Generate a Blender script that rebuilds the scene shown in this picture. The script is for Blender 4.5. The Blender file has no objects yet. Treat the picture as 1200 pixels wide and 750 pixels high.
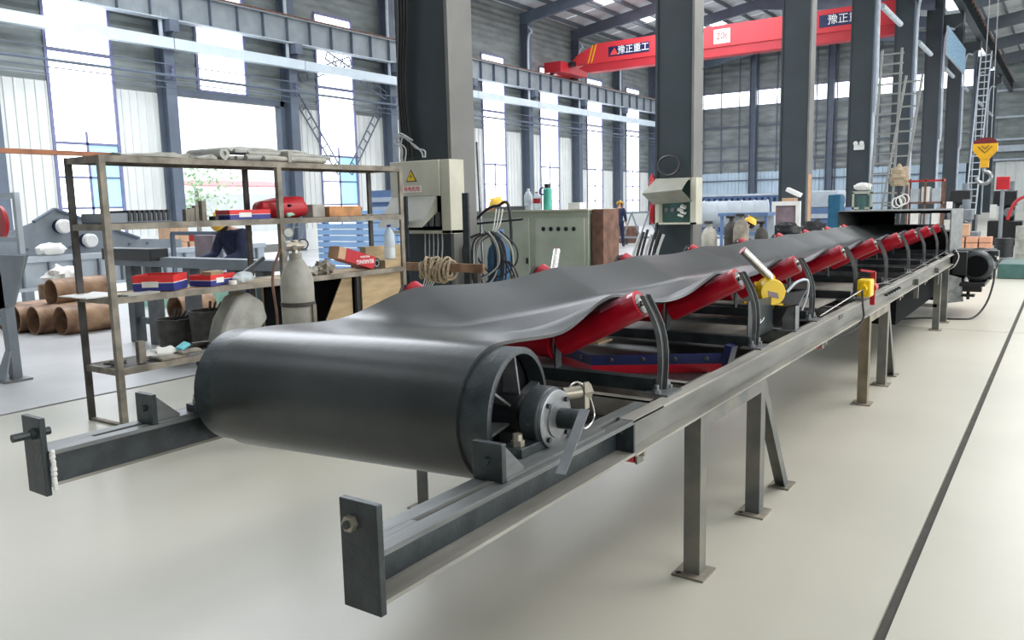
import bpy, bmesh, math, random
from mathutils import Vector, Matrix, Euler
random.seed(7)
C = bpy.context.scene
COL = C.collection
PI = math.pi

# ------------------------------------------------------------------ camera
cam_d = bpy.data.cameras.new('camera'); cam = bpy.data.objects.new('camera', cam_d); COL.objects.link(cam)
F_PX = 950.0
cam_d.sensor_fit = 'HORIZONTAL'; cam_d.sensor_width = 36.0; cam_d.lens = F_PX / 1200.0 * 36.0
cam_d.clip_start = 0.05; cam_d.clip_end = 600
yv = Vector((655, 148, -F_PX)).normalized()          # +Y of the hall seen from the camera
xv = -Vector((-1400, 102, -F_PX)); xv = (xv - xv.dot(yv) * yv).normalized()
zv = xv.cross(yv)
M = Matrix((xv, yv, zv)).to_4x4(); M.translation = Vector((0, 0, 1.65))
cam.matrix_world = M
C.camera = cam

# ------------------------------------------------------------------ world, lights, exposure
w = bpy.data.worlds.new('sky'); C.world = w; w.use_nodes = True
bg = w.node_tree.nodes['Background']
bg.inputs[0].default_value = (0.86, 0.93, 1.0, 1); bg.inputs[1].default_value = 1.6
def area(name, loc, size, rot, power, col=(1, 1, 1)):
    l = bpy.data.lights.new(name, 'AREA'); l.shape = 'RECTANGLE'; l.size, l.size_y = size
    l.energy = power; l.color = col
    o = bpy.data.objects.new(name, l); COL.objects.link(o); o.location = loc; o.rotation_euler = rot
    return o
area('daylight_side', (12.5, 3.5, 5.0), (5, 14), (0, math.radians(75), 0), 420, (1.0, 0.97, 0.90))
area('bay_fill', (4.0, 13.0, 11.0), (7, 10), (0, math.radians(12), 0), 1250, (1.0, 0.98, 0.94))  # added overhead light for the right bay, no fixture modelled
area('bay_fill_far', (2.0, 36.0, 11.0), (7, 20), (0, 0, 0), 1600, (0.96, 0.98, 1.0))  # same added overhead light farther down the right bay
area('left_bay_fill', (-17.0, 12.0, 11.6), (8, 14), (0, 0, 0), 2200, (0.90, 0.95, 1.0))  # added overhead light standing in for skylights of the left bay
area('left_bay_fill_far', (-17.0, 44.0, 12.2), (8, 26), (0, 0, 0), 2600, (0.90, 0.95, 1.0))  # added overhead light for the far part of the left bay
C.view_settings.view_transform = 'Standard'; C.view_settings.look = 'None'
C.view_settings.exposure = 0.38; C.view_settings.gamma = 1.0; C.view_settings.use_curve_mapping = False

# ------------------------------------------------------------------ materials
def mat(name, col, rough=0.6, metal=0.0, var=0.12, scale=6.0, bump=0.0, col2=None, bscale=None, stretch=None, spec=0.5, fac=None, coat=0.0):
    m = bpy.data.materials.new(name); m.use_nodes = True
    nt = m.node_tree; n = nt.nodes; L = nt.links; b = n['Principled BSDF']
    b.inputs['Roughness'].default_value = rough; b.inputs['Metallic'].default_value = metal
    b.inputs['Specular IOR Level'].default_value = spec
    if coat: b.inputs['Coat Weight'].default_value = coat; b.inputs['Coat Roughness'].default_value = 0.25
    tc = n.new('ShaderNodeTexCoord'); mp = n.new('ShaderNodeMapping'); L.new(tc.outputs['Object'], mp.inputs[0])
    if stretch: mp.inputs['Scale'].default_value = stretch
    nz = n.new('ShaderNodeTexNoise'); nz.inputs['Scale'].default_value = scale; nz.inputs['Detail'].default_value = 5
    L.new(mp.outputs[0], nz.inputs['Vector'])
    rp = n.new('ShaderNodeValToRGB'); L.new(nz.outputs['Fac'], rp.inputs[0])
    a = [c * (1 - var) for c in col]; d = list(col2) if col2 else [min(1, c * (1 + var)) for c in col]
    lo, hi = fac if fac else (0.35, 0.65)
    rp.color_ramp.elements[0].position = lo; rp.color_ramp.elements[1].position = hi
    rp.color_ramp.elements[0].color = (*a, 1); rp.color_ramp.elements[1].color = (*d, 1)
    L.new(rp.outputs[0], b.inputs['Base Color'])
    if bump:
        n2 = n.new('ShaderNodeTexNoise'); n2.inputs['Scale'].default_value = bscale or scale * 6; n2.inputs['Detail'].default_value = 4
        L.new(mp.outputs[0], n2.inputs['Vector'])
        bp = n.new('ShaderNodeBump'); bp.inputs['Strength'].default_value = bump; bp.inputs['Distance'].default_value = 0.01
        L.new(n2.outputs['Fac'], bp.inputs['Height']); L.new(bp.outputs[0], b.inputs['Normal'])
    return m
def emis(name, col, s):
    m = bpy.data.materials.new(name); m.use_nodes = True; nt = m.node_tree; n = nt.nodes; b = n['Principled BSDF']
    b.inputs['Base Color'].default_value = (*col, 1); b.inputs['Roughness'].default_value = 0.4
    b.inputs['Emission Color'].default_value = (*col, 1); b.inputs['Emission Strength'].default_value = s
    return m
def glassm(name, col, mixv=0.6, rough=0.1):
    m = bpy.data.materials.new(name); m.use_nodes = True; nt = m.node_tree; n = nt.nodes
    b = n['Principled BSDF']; b.inputs['Base Color'].default_value = (*col, 1); b.inputs['Roughness'].default_value = rough
    t = n.new('ShaderNodeBsdfTransparent'); t.inputs[0].default_value = (*[0.5 + 0.5 * c for c in col], 1)
    mx = n.new('ShaderNodeMixShader'); mx.inputs[0].default_value = mixv
    nt.links.new(t.outputs[0], mx.inputs[1]); nt.links.new(b.outputs[0], mx.inputs[2])
    nt.links.new(mx.outputs[0], n['Material Output'].inputs[0])
    return m
m_floor = mat('floor_epoxy', (0.50, 0.485, 0.415), 0.33, 0, 0.05, 0.7, 0.05, bscale=40, spec=0.45)
m_floor_l = mat('floor_concrete', (0.46, 0.46, 0.46), 0.36, 0, 0.10, 0.9, 0.06, bscale=30, spec=0.5)
m_joint = mat('floor_joint', (0.07, 0.065, 0.058), 0.9)
m_belt = mat('belt_rubber', (0.036, 0.040, 0.040), 0.30, 0, 0.40, 2.2, 0.06, bscale=60, stretch=(1.0, 0.35, 1.0), spec=0.6)
m_beltd = mat('belt_edge_rubber', (0.03, 0.03, 0.032), 0.6)
m_steel = mat('dark_painted_steel', (0.026, 0.034, 0.038), 0.36, 0.1, 0.35, 14, 0.15)
m_prim = mat('primer_steel', (0.15, 0.16, 0.16), 0.42, 0.2, 0.30, 12, 0.12, stretch=(1, 0.2, 1))
m_primb = mat('pale_primer_steel', (0.27, 0.26, 0.23), 0.5, 0.1, 0.28, 9, 0.12, stretch=(1, 0.2, 1))  # paler copy of the primer steel; lit faces brightened in the colour
m_leg = mat('grey_leg_paint', (0.11, 0.12, 0.12), 0.5, 0.1, 0.2, 4, 0.05, col2=(0.19, 0.18, 0.15))
m_legr = mat('rusty_leg_paint', (0.20, 0.165, 0.11), 0.6, 0.1, 0.3, 5, 0.05)
m_red = mat('red_roller_paint', (0.43, 0.004, 0.018), 0.28, 0, 0.15, 8, coat=0.3)
m_redd = mat('red_paint', (0.42, 0.012, 0.02), 0.45)
m_white = mat('white_paint', (0.72, 0.72, 0.70), 0.5, 0, 0.06)
m_chrome = mat('bare_metal', (0.62, 0.61, 0.58), 0.25, 1.0, 0.1, 20)
m_bare = mat('machined_steel', (0.24, 0.25, 0.26), 0.35, 0.7, 0.12, 15)
m_brass = mat('brass_fitting', (0.36, 0.33, 0.27), 0.35, 0.7, 0.1)
m_black = mat('black_paint', (0.012, 0.013, 0.015), 0.4, 0, 0.2)
m_blackm = mat('black_inside', (0.006, 0.007, 0.008), 0.9, 0, 0.2, spec=0.08)  # near-black colour for shaded insides
m_trest = mat('dark_trestle_paint', (0.075, 0.085, 0.095), 0.5, 0, 0.2, 6)
m_webshade = mat('shaded_channel_web', (0.17, 0.17, 0.155), 0.5, 0.1, 0.28, 9, 0.1, stretch=(1, 0.2, 1))  # darker copy of the channel steel, shade on the web in its colour
m_yellow = mat('yellow_paint', (0.78, 0.52, 0.006), 0.35, 0, 0.06, coat=0.2)
m_col = mat('column_paint', (0.026, 0.036, 0.042), 0.5, 0, 0.15, 1.2, 0.03)
m_flange = mat('lit_column_flange', (0.155, 0.155, 0.145), 0.5, 0, 0.12, 1.5, 0.03)  # pale copy of the column paint, light on the right face in the colour
m_bluegrey = mat('blue_grey_steel', (0.10, 0.125, 0.165), 0.5, 0, 0.12, 1.5)
m_gird = mat('grey_girder_paint', (0.23, 0.26, 0.28), 0.5, 0, 0.12, 2)
m_rail = mat('pale_blue_rail', (0.55, 0.63, 0.68), 0.4, 0, 0.05, 2)
m_rust = mat('rusty_rail', (0.16, 0.085, 0.06), 0.8, 0, 0.3, 8)
m_orust = mat('orange_rust', (0.36, 0.15, 0.08), 0.75, 0, 0.25, 6)
m_prust = mat('brown_pipe_rust', (0.20, 0.105, 0.06), 0.62, 0.2, 0.35, 3.5, 0.1, col2=(0.40, 0.25, 0.15))
m_siding = mat('grey_siding', (0.20, 0.225, 0.22), 0.5, 0.1, 0.22, 0.8, stretch=(1, 1, 3))
m_wpanel = mat('white_wall_panel', (0.66, 0.68, 0.66), 0.5, 0, 0.04, 1)
m_bpanel = mat('pale_blue_wall_panel', (0.45, 0.57, 0.66), 0.5, 0, 0.06, 1)
m_roof = mat('roof_sheet', (0.60, 0.62, 0.63), 0.5, 0.1, 0.1, 1)
m_purl = mat('roof_purlin_paint', (0.10, 0.12, 0.14), 0.5)
m_day = emis('daylit_pane', (0.93, 0.95, 1.0), 2.6)
m_dayb = emis('daylit_blue_pane', (0.30, 0.62, 0.85), 0.75)
m_lamp = emis('lamp_glow', (0.95, 0.96, 1.0), 6.0)
m_bar = mat('glazing_bar', (0.16, 0.17, 0.30), 0.5)
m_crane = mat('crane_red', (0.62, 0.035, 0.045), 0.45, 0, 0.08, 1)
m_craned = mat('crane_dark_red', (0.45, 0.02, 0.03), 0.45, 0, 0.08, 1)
m_rack = mat('rack_weathered_steel', (0.20, 0.175, 0.14), 0.7, 0.1, 0.3, 6, 0.15, col2=(0.30, 0.27, 0.22))
m_rackd = mat('rack_dark_post', (0.06, 0.055, 0.05), 0.7, 0.1, 0.4, 8)
m_card = mat('cardboard', (0.48, 0.30, 0.19), 0.85, 0, 0.12, 4)
m_wood = mat('plywood', (0.38, 0.28, 0.16), 0.75, 0, 0.18, 3, 0.05, stretch=(1, 1, 6))
m_woodo = mat('orange_wood', (0.42, 0.20, 0.08), 0.7, 0, 0.3, 9)
m_navyp = mat('navy_blade_paint', (0.008, 0.014, 0.075), 0.4)
m_hook = mat('hook_orange_yellow', (0.62, 0.33, 0.01), 0.45)
m_hookr = mat('hook_dark_red', (0.13, 0.008, 0.015), 0.5)
m_lad = mat('ladder_grey_paint', (0.24, 0.25, 0.24), 0.55)
m_boxblue = mat('carton_blue', (0.03, 0.04, 0.22), 0.5)
m_boxred = mat('carton_red', (0.66, 0.03, 0.03), 0.45)
m_paper = mat('white_paper', (0.75, 0.75, 0.72), 0.7, 0, 0.05)
m_cream = mat('cream_box_paint', (0.50, 0.49, 0.40), 0.5, 0, 0.08, 3)
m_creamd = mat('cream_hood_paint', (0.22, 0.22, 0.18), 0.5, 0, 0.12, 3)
m_green = mat('pale_green_paint', (0.40, 0.45, 0.36), 0.5, 0, 0.12, 2.5, col2=(0.47, 0.50, 0.42))
m_navy = mat('navy_cloth', (0.012, 0.018, 0.055), 0.85, 0, 0.3, 12)
m_skin = mat('skin', (0.48, 0.27, 0.19), 0.6)
m_hat = mat('yellow_hat', (0.85, 0.50, 0.05), 0.35, 0, 0.04)
m_hair = mat('black_hair', (0.01, 0.01, 0.01), 0.7)
m_grey = mat('grey_machine', (0.20, 0.23, 0.26), 0.5, 0, 0.12, 3)
m_greyl = mat('pale_grey_machine', (0.42, 0.47, 0.52), 0.5, 0, 0.1, 3)
m_bottle = glassm('clear_plastic', (0.78, 0.86, 0.90), 0.55)
m_teal = mat('teal_plastic', (0.08, 0.42, 0.34), 0.35)
m_blueb = mat('blue_bottle_paint', (0.03, 0.12, 0.25), 0.4, 0, 0.2)
m_cyl = mat('aged_cylinder_paint', (0.34, 0.33, 0.29), 0.6, 0.1, 0.25, 5, 0.1, col2=(0.42, 0.40, 0.35))
m_tarp = mat('grey_tarpaulin', (0.34, 0.34, 0.31), 0.8, 0, 0.2, 7, 0.3)
m_hose = mat('black_hose', (0.02, 0.02, 0.022), 0.5)
m_hoseg = mat('grey_hose', (0.42, 0.43, 0.42), 0.5)
m_rope = mat('rope_fibre', (0.36, 0.29, 0.20), 0.9, 0, 0.3, 40)
m_bluem = mat('blue_machine', (0.10, 0.17, 0.32), 0.5, 0, 0.12, 3)
m_blues = mat('light_blue_sheet', (0.28, 0.45, 0.72), 0.45, 0, 0.08, 2)
m_teald = mat('teal_blue_paint', (0.02, 0.12, 0.22), 0.5)
m_dkgreen = mat('dark_green_paint', (0.05, 0.12, 0.11), 0.5)
m_brick = mat('clay_brick', (0.58, 0.30, 0.20), 0.85, 0, 0.15, 6)
m_leaf = mat('pale_leaves', (0.45, 0.60, 0.38), 0.8, 0, 0.4, 6)
m_ground = mat('outside_concrete', (0.70, 0.70, 0.68), 0.8)
m_glass_g = mat('green_tarp', (0.35, 0.62, 0.50), 0.6)
m_clothb = mat('blue_jeans', (0.12, 0.22, 0.40), 0.85)
m_clothg = mat('grey_shirt', (0.42, 0.43, 0.42), 0.85, 0, 0.3, 12)
m_mauve = mat('mauve_panel', (0.20, 0.15, 0.17), 0.6, 0, 0.25, 3)
m_screen = mat('blue_sign_face', (0.20, 0.45, 0.68), 0.4, 0, 0.3, 3, col2=(0.42, 0.66, 0.85), stretch=(1, 1, 4))
m_print_k = mat('black_print', (0.02, 0.02, 0.03), 0.6)
m_print_r = mat('red_print', (0.65, 0.06, 0.05), 0.6)
m_pink = mat('pale_pink_print', (0.62, 0.22, 0.28), 0.6)
m_print_w = mat('white_print', (0.9, 0.9, 0.88), 0.6)

# ------------------------------------------------------------------ mesh helpers
ORG = {}
class B:
    def __init__(s): s.bm = bmesh.new(); s.mi = 0
    def poly(s, pts):
        try:
            f = s.bm.faces.new([s.bm.verts.new(Vector(p)) for p in pts]); f.material_index = s.mi; return f
        except ValueError: return None
    def mesh(s, vs, fs):
        V = [s.bm.verts.new(Vector(v)) for v in vs]
        for f in fs:
            try: q = s.bm.faces.new([V[i] for i in f]); q.material_index = s.mi
            except ValueError: pass
        return s
    def box(s, x0, x1, y0, y1, z0, z1):
        vs = [(x, y, z) for x in (x0, x1) for y in (y0, y1) for z in (z0, z1)]
        return s.mesh(vs, [(0, 1, 3, 2), (4, 6, 7, 5), (0, 4, 5, 1), (2, 3, 7, 6), (0, 2, 6, 4), (1, 5, 7, 3)])
    def obox(s, c, size, rot=(0, 0, 0)):
        R = Euler(rot).to_matrix(); c = Vector(c); h = [q / 2 for q in size]
        vs = [c + R @ Vector((x * h[0], y * h[1], z * h[2])) for x in (-1, 1) for y in (-1, 1) for z in (-1, 1)]
        return s.mesh(vs, [(0, 1, 3, 2), (4, 6, 7, 5), (0, 4, 5, 1), (2, 3, 7, 6), (0, 2, 6, 4), (1, 5, 7, 3)])
    def prism(s, pts, vec):
        v = Vector(vec); n = len(pts); P = [Vector(p) for p in pts]
        fs = [tuple(range(n - 1, -1, -1)), tuple(range(n, 2 * n))] + [(i, (i + 1) % n, n + (i + 1) % n, n + i) for i in range(n)]
        return s.mesh(P + [p + v for p in P], fs)
    def bar(s, p0, p1, w, h, up=(0, 0, 1)):
        p0 = Vector(p0); p1 = Vector(p1); d = (p1 - p0).normalized(); u = Vector(up)
        if abs(d.dot(u)) > 0.98: u = Vector((0, 1, 0))
        a = d.cross(u).normalized(); b = a.cross(d).normalized()
        q = [a * (i * w / 2) + b * (j * h / 2) for i, j in ((-1, -1), (1, -1), (1, 1), (-1, 1))]
        return s.mesh([p0 + k for k in q] + [p1 + k for k in q], [(3, 2, 1, 0), (4, 5, 6, 7), (0, 1, 5, 4), (1, 2, 6, 5), (2, 3, 7, 6), (3, 0, 4, 7)])
    def cyl(s, p0, p1, r0, r1=None, seg=16, cap=True):
        if r1 is None: r1 = r0
        p0 = Vector(p0); p1 = Vector(p1); d = (p1 - p0).normalized()
        u = Vector((0, 0, 1)) if abs(d.z) < 0.9 else Vector((1, 0, 0))
        a = d.cross(u).normalized(); b = d.cross(a)
        vs = []
        for p, r in ((p0, r0), (p1, r1)):
            for i in range(seg):
                t = 2 * PI * i / seg; vs.append(p + (a * math.cos(t) + b * math.sin(t)) * r)
        fs = [(i, (i + 1) % seg, seg + (i + 1) % seg, seg + i) for i in range(seg)]
        if cap: fs += [tuple(range(seg - 1, -1, -1)), tuple(range(seg, 2 * seg))]
        return s.mesh(vs, fs)
    def lathe(s, p0, d, prof, seg=24):       # prof: (distance along d, radius)
        p0 = Vector(p0); d = Vector(d).normalized()
        u = Vector((0, 0, 1)) if abs(d.z) < 0.9 else Vector((1, 0, 0))
        a = d.cross(u).normalized(); b = d.cross(a); vs = []; fs = []
        for h, r in prof:
            for i in range(seg):
                t = 2 * PI * i / seg; vs.append(p0 + d * h + (a * math.cos(t) + b * math.sin(t)) * max(r, 1e-4))
        for k in range(len(prof) - 1):
            for i in range(seg):
                fs.append((k * seg + i, k * seg + (i + 1) % seg, (k + 1) * seg + (i + 1) % seg, (k + 1) * seg + i))
        return s.mesh(vs, fs)
    def tube(s, path, r, seg=8):
        P = [Vector(p) for p in path]; vs = []; fs = []; n = len(P); a = None
        for i, p in enumerate(P):
            d = (P[min(i + 1, n - 1)] - P[max(i - 1, 0)]).normalized()
            if a is None:
                u = Vector((0, 0, 1)) if abs(d.z) < 0.9 else Vector((1, 0, 0)); a = d.cross(u).normalized()
            else: a = (a - d * a.dot(d)).normalized()
            b = d.cross(a)
            for k in range(seg):
                t = 2 * PI * k / seg; vs.append(p + (a * math.cos(t) + b * math.sin(t)) * r)
        for i in range(n - 1):
            for k in range(seg): fs.append((i * seg + k, i * seg + (k + 1) % seg, (i + 1) * seg + (k + 1) % seg, (i + 1) * seg + k))
        fs += [tuple(range(seg - 1, -1, -1)), tuple(range((n - 1) * seg, n * seg))]
        return s.mesh(vs, fs)
    def ball(s, c, r, sc=(1, 1, 1), seg=12):
        pr = []; c = Vector(c); vs = []; fs = []; rings = max(6, seg // 2)
        for j in range(rings + 1):
            ph = PI * j / rings
            for i in range(seg):
                t = 2 * PI * i / seg; rr = max(math.sin(ph), 1e-3)
                vs.append(c + Vector((rr * math.cos(t) * r * sc[0], rr * math.sin(t) * r * sc[1], math.cos(ph) * r * sc[2])))
        for j in range(rings):
            for i in range(seg): fs.append((j * seg + i, (j + 1) * seg + i, (j + 1) * seg + (i + 1) % seg, j * seg + (i + 1) % seg))
        return s.mesh(vs, fs)
def bez(p, n=16):                      # smooth curve through the points (Catmull-Rom)
    P = [Vector(q) for q in p]; P = [P[0]] + P + [P[-1]]; out = []
    for i in range(1, len(P) - 2):
        for k in range(n):
            t = k / n; a, b, c, d = P[i - 1:i + 3]
            out.append(0.5 * ((2 * b) + (c - a) * t + (2 * a - 5 * b + 4 * c - d) * t * t + (3 * b - a - 3 * c + d) * t ** 3))
    out.append(P[-2]); return out
def obj(name, b, m, parent=None, loc=None, bevel=0, smooth=True, kind=None):
    me = bpy.data.meshes.new(name); bm = b.bm
    bmesh.ops.recalc_face_normals(bm, faces=bm.faces)
    if parent is not None: o = ORG[parent.name]
    elif loc is not None: o = Vector(loc)
    else:
        xs = [v.co.x for v in bm.verts]; ys = [v.co.y for v in bm.verts]; zs = [v.co.z for v in bm.verts]
        o = Vector(((min(xs) + max(xs)) / 2, (min(ys) + max(ys)) / 2, min(zs)))
    bmesh.ops.translate(bm, vec=-o, verts=bm.verts)
    bm.to_mesh(me); bm.free()
    for mm in (m if isinstance(m, (list, tuple)) else [m]): me.materials.append(mm)
    if smooth:
        me.polygons.foreach_set('use_smooth', [True] * len(me.polygons)); me.set_sharp_from_angle(angle=math.radians(35))
    ob = bpy.data.objects.new(name, me); COL.objects.link(ob); ORG[ob.name] = o.copy()
    if parent is not None: ob.parent = parent
    else: ob.location = o
    if bevel:
        md = ob.modifiers.new('bevel', 'BEVEL'); md.width = bevel; md.segments = 2; md.limit_method = 'ANGLE'
    if kind: ob['kind'] = kind
    return ob
def tag(o, label=None, cat=None, group=None, kind=None):
    if label: o['label'] = label
    if cat: o['category'] = cat
    if group: o['group'] = group
    if kind: o['kind'] = kind
    return o
def thing(name, label, cat, loc, group=None):
    o = bpy.data.objects.new(name, None); COL.objects.link(o); o.location = loc; ORG[o.name] = Vector(loc)
    o.empty_display_size = 0.1
    return tag(o, label, cat, group)
def struct(name, b, m, parent=None, loc=(0, 0, 0), smooth=False):
    o = obj(name, b, m, parent, None if parent else loc, smooth=smooth)
    if parent is None: o['kind'] = 'structure'
    return o
def dup(root, loc, label=None, rotz=None):
    r = root.copy(); COL.objects.link(r); r.location = loc
    ORG[r.name] = Vector(loc)
    if rotz is not None: r.rotation_euler = (0, 0, rotz)
    if label: r['label'] = label
    for ch in list(root.children):
        c = ch.copy(); COL.objects.link(c); c.parent = r
        for g in ch.children:
            d = g.copy(); COL.objects.link(d); d.parent = c
    return r
def duppart(o, parent, dv):            # copy a part (and its sub-parts) moved by dv
    c = o.copy(); COL.objects.link(c); c.parent = parent; c.location = o.location + Vector(dv)
    for g in o.children:
        d = g.copy(); COL.objects.link(d); d.parent = c
    ORG[c.name] = ORG[o.name]
    return c
def text(name, s, size, loc, rot, m, parent, depth=0.001, align='CENTER'):
    cu = bpy.data.curves.new(name, 'FONT'); cu.body = s; cu.size = size; cu.extrude = depth
    cu.align_x = align; cu.align_y = 'CENTER'; cu.materials.append(m)
    tmp = bpy.data.objects.new('tmp', cu); COL.objects.link(tmp)
    dg = bpy.context.evaluated_depsgraph_get(); dg.update()
    me = bpy.data.meshes.new_from_object(tmp.evaluated_get(dg), depsgraph=dg)
    bpy.data.objects.remove(tmp); me.materials.clear(); me.materials.append(m)
    o = bpy.data.objects.new(name, me); COL.objects.link(o); o.parent = parent
    o.location = Vector(loc) - ORG[parent.name]; o.rotation_euler = rot
    return o
FACE_Y = (PI / 2, 0, 0); FACE_X = (PI / 2, 0, PI / 2)

# ================================================================== SETTING
XW, YB = -27.0, 66.0
fl = struct('floor', B().box(-34, 14, -8, 98, -0.30, -0.02), m_joint)
xs = [(-27.0, -17.02), (-16.98, -7.37), (-7.31, -0.52), (-0.478, 5.98), (6.02, 14)]
ys = [(-8, 11.39), (11.41, 24.98), (25.0, 40), (40.02, 66), (66.02, 98)]
for i, (a, b_) in enumerate(xs):
    for c_, d_ in ys:
        if i < 2 and c_ > 60: continue
        obj('slab', B().box(a, b_, c_, d_, -0.02, 0.0), m_floor if i >= 2 else m_floor_l, fl, smooth=False)
struct('outside_ground', B().box(-90, -27.3, -20, 90, -0.32, -0.03), m_ground)
struct('outside_wall', B().box(-58.2, -58, 0, 80, -0.03, 3.2), m_wpanel)

# left wall: horizontal ribbed siding above, ribbed white sheets below, daylight strips between
cols_y = [5.8, 11.7, 17.6, 23.15, 29.1, 35.0, 40.9, 46.8, 52.6, 58.5, 64.6]
wl = struct('wall_left', B().box(XW - 0.34, XW - 0.30, -6, YB, 9.5, 12.9), m_siding)
def siding(y0, y1, z0, z1, parent, m=m_siding, x=XW, axis='x', step=0.16):
    b = B(); n = max(1, int((z1 - z0) / step)); vs = []; fs = []
    for i in range(n + 1):
        z = z0 + (z1 - z0) * i / n; off = 0.05 if i % 2 else 0.0
        for q in (y0, y1): vs.append((x + off, q, z) if axis == 'x' else (q, x - off, z))
    for i in range(n): fs.append((2 * i, 2 * i + 1, 2 * i + 3, 2 * i + 2))
    b.mesh(vs, fs); return obj('siding_sheet', b, m, parent, smooth=False)
def ribbed(y0, y1, z0, z1, parent, m=m_wpanel, x=XW, axis='x', pitch=0.30):
    n = max(1, round((y1 - y0) / 0.9)); 
    for k in range(n):
        a = y0 + (y1 - y0) * k / n; e = y0 + (y1 - y0) * (k + 1) / n - 0.015
        pts = []; q = a; r = max(1, round((e - a) / pitch)); p = (e - a) / r
        for j in range(r):
            for dq, o in ((0, 0.0), (0.78 * p, 0.0), (0.82 * p, 0.045), (0.96 * p, 0.045)): pts.append((a + j * p + dq, o))
        pts.append((e, 0.0)); vs = []
        for z in (z0, z1):
            for q, o in pts: vs.append((x + o, q, z) if axis == 'x' else (q, x - o, z))
        N = len(pts); b = B(); b.mesh(vs, [(i, i + 1, N + i + 1, N + i) for i in range(N - 1)])
        obj('wall_panel', b, m, parent, smooth=False)
def window(idx, yc, z0, z1, half, bars, parent=None):
    b = B()
    for y in (yc - half, yc + half): b.box(XW - 0.03, XW + 0.09, y - 0.05, y + 0.05, z0, z1)
    b.box(XW - 0.03, XW + 0.09, yc - half, yc + half, z0 - 0.05, z0 + 0.05); b.box(XW - 0.03, XW + 0.09, yc - half, yc + half, z1 - 0.05, z1 + 0.05)
    wn = struct('window_%d' % idx, b, m_bar, loc=(XW, yc, z0))
    zs = [z0] + bars + [z1]
    for i in range(len(zs) - 1):
        a, e = zs[i], zs[i + 1]
        if e <= 4.4:
            for s0, s1 in ((yc - half, yc), (yc, yc + half)):
                blue = (i >= 1 and s1 > yc and idx in (1, 2, 4)) 
                obj('pane', B().box(XW, XW + 0.02, s0 + 0.02, s1 - 0.02, a + 0.02, e - 0.02), m_dayb if blue else m_day, wn, smooth=False)
        else:
            obj('pane', B().box(XW, XW + 0.02, yc - half + 0.02, yc + half - 0.02, a + 0.01, e - 0.01), m_day, wn, smooth=False)
    g = B()
    for z in bars:
        t = 0.045 if abs(z - 4.0) < 0.3 or z > 4.6 else 0.035
        if z < 8: g.box(XW + 0.02, XW + 0.06, yc - half, yc + half, z - t, z + t)
    if bars and z0 < 3: g.box(XW + 0.02, XW + 0.06, yc - 0.04, yc + 0.04, z0, 4.4)
    if bars: obj('glazing_bar', g, m_bar, wn, smooth=False)
wi = 1
for i in range(len(cols_y) - 1):
    a, e = cols_y[i], cols_y[i + 1]; yc = (a + e) / 2 + (0 if i != 2 else -0.2); h = 1.08
    if i == 1: yc = 14.72
    if i == 3: yc = 26.0
    gate = (i == 2); far = yc > 46
    pt = 3.95 if far else 5.9
    if gate:
        window(wi, yc, 6.15, 9.95, h, [], None)
        siding(a, yc - h, 6.1, 9.95, wl); siding(yc + h, e, 6.1, 9.95, wl)
    else:
        window(wi, yc, 0.9, 9.95, h, [1.9, 2.9, 4.0, 6.9])
        for s0, s1 in ((a, yc - h), (yc + h, e)):
            ribbed(s0 + 0.02, s1 - 0.02, 0.9, pt, wl)
            siding(s0, s1, pt, 9.95, wl)
        struct('trim_%d' % (10 + wi), B().box(XW - 0.1, XW + 0.1, a, e, 0, 0.9), m_wpanel)
    wi += 1
siding(-6, 5.8, 5.9, 9.95, wl); ribbed(-6, 5.8, 0.0, 5.9, wl)
siding(-6, YB, 9.95, 12.98, wl)
# gate opening frame, with the yard beyond
g = B(); g.box(XW - 0.15, XW + 0.2, 17.75, 17.95, 0, 6.1); g.box(XW - 0.15, XW + 0.2, 22.75, 22.95, 0, 6.1); g.box(XW - 0.15, XW + 0.2, 17.75, 22.95, 5.88, 6.12)
d1 = struct('door_1', g, m_bluegrey)
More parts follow.
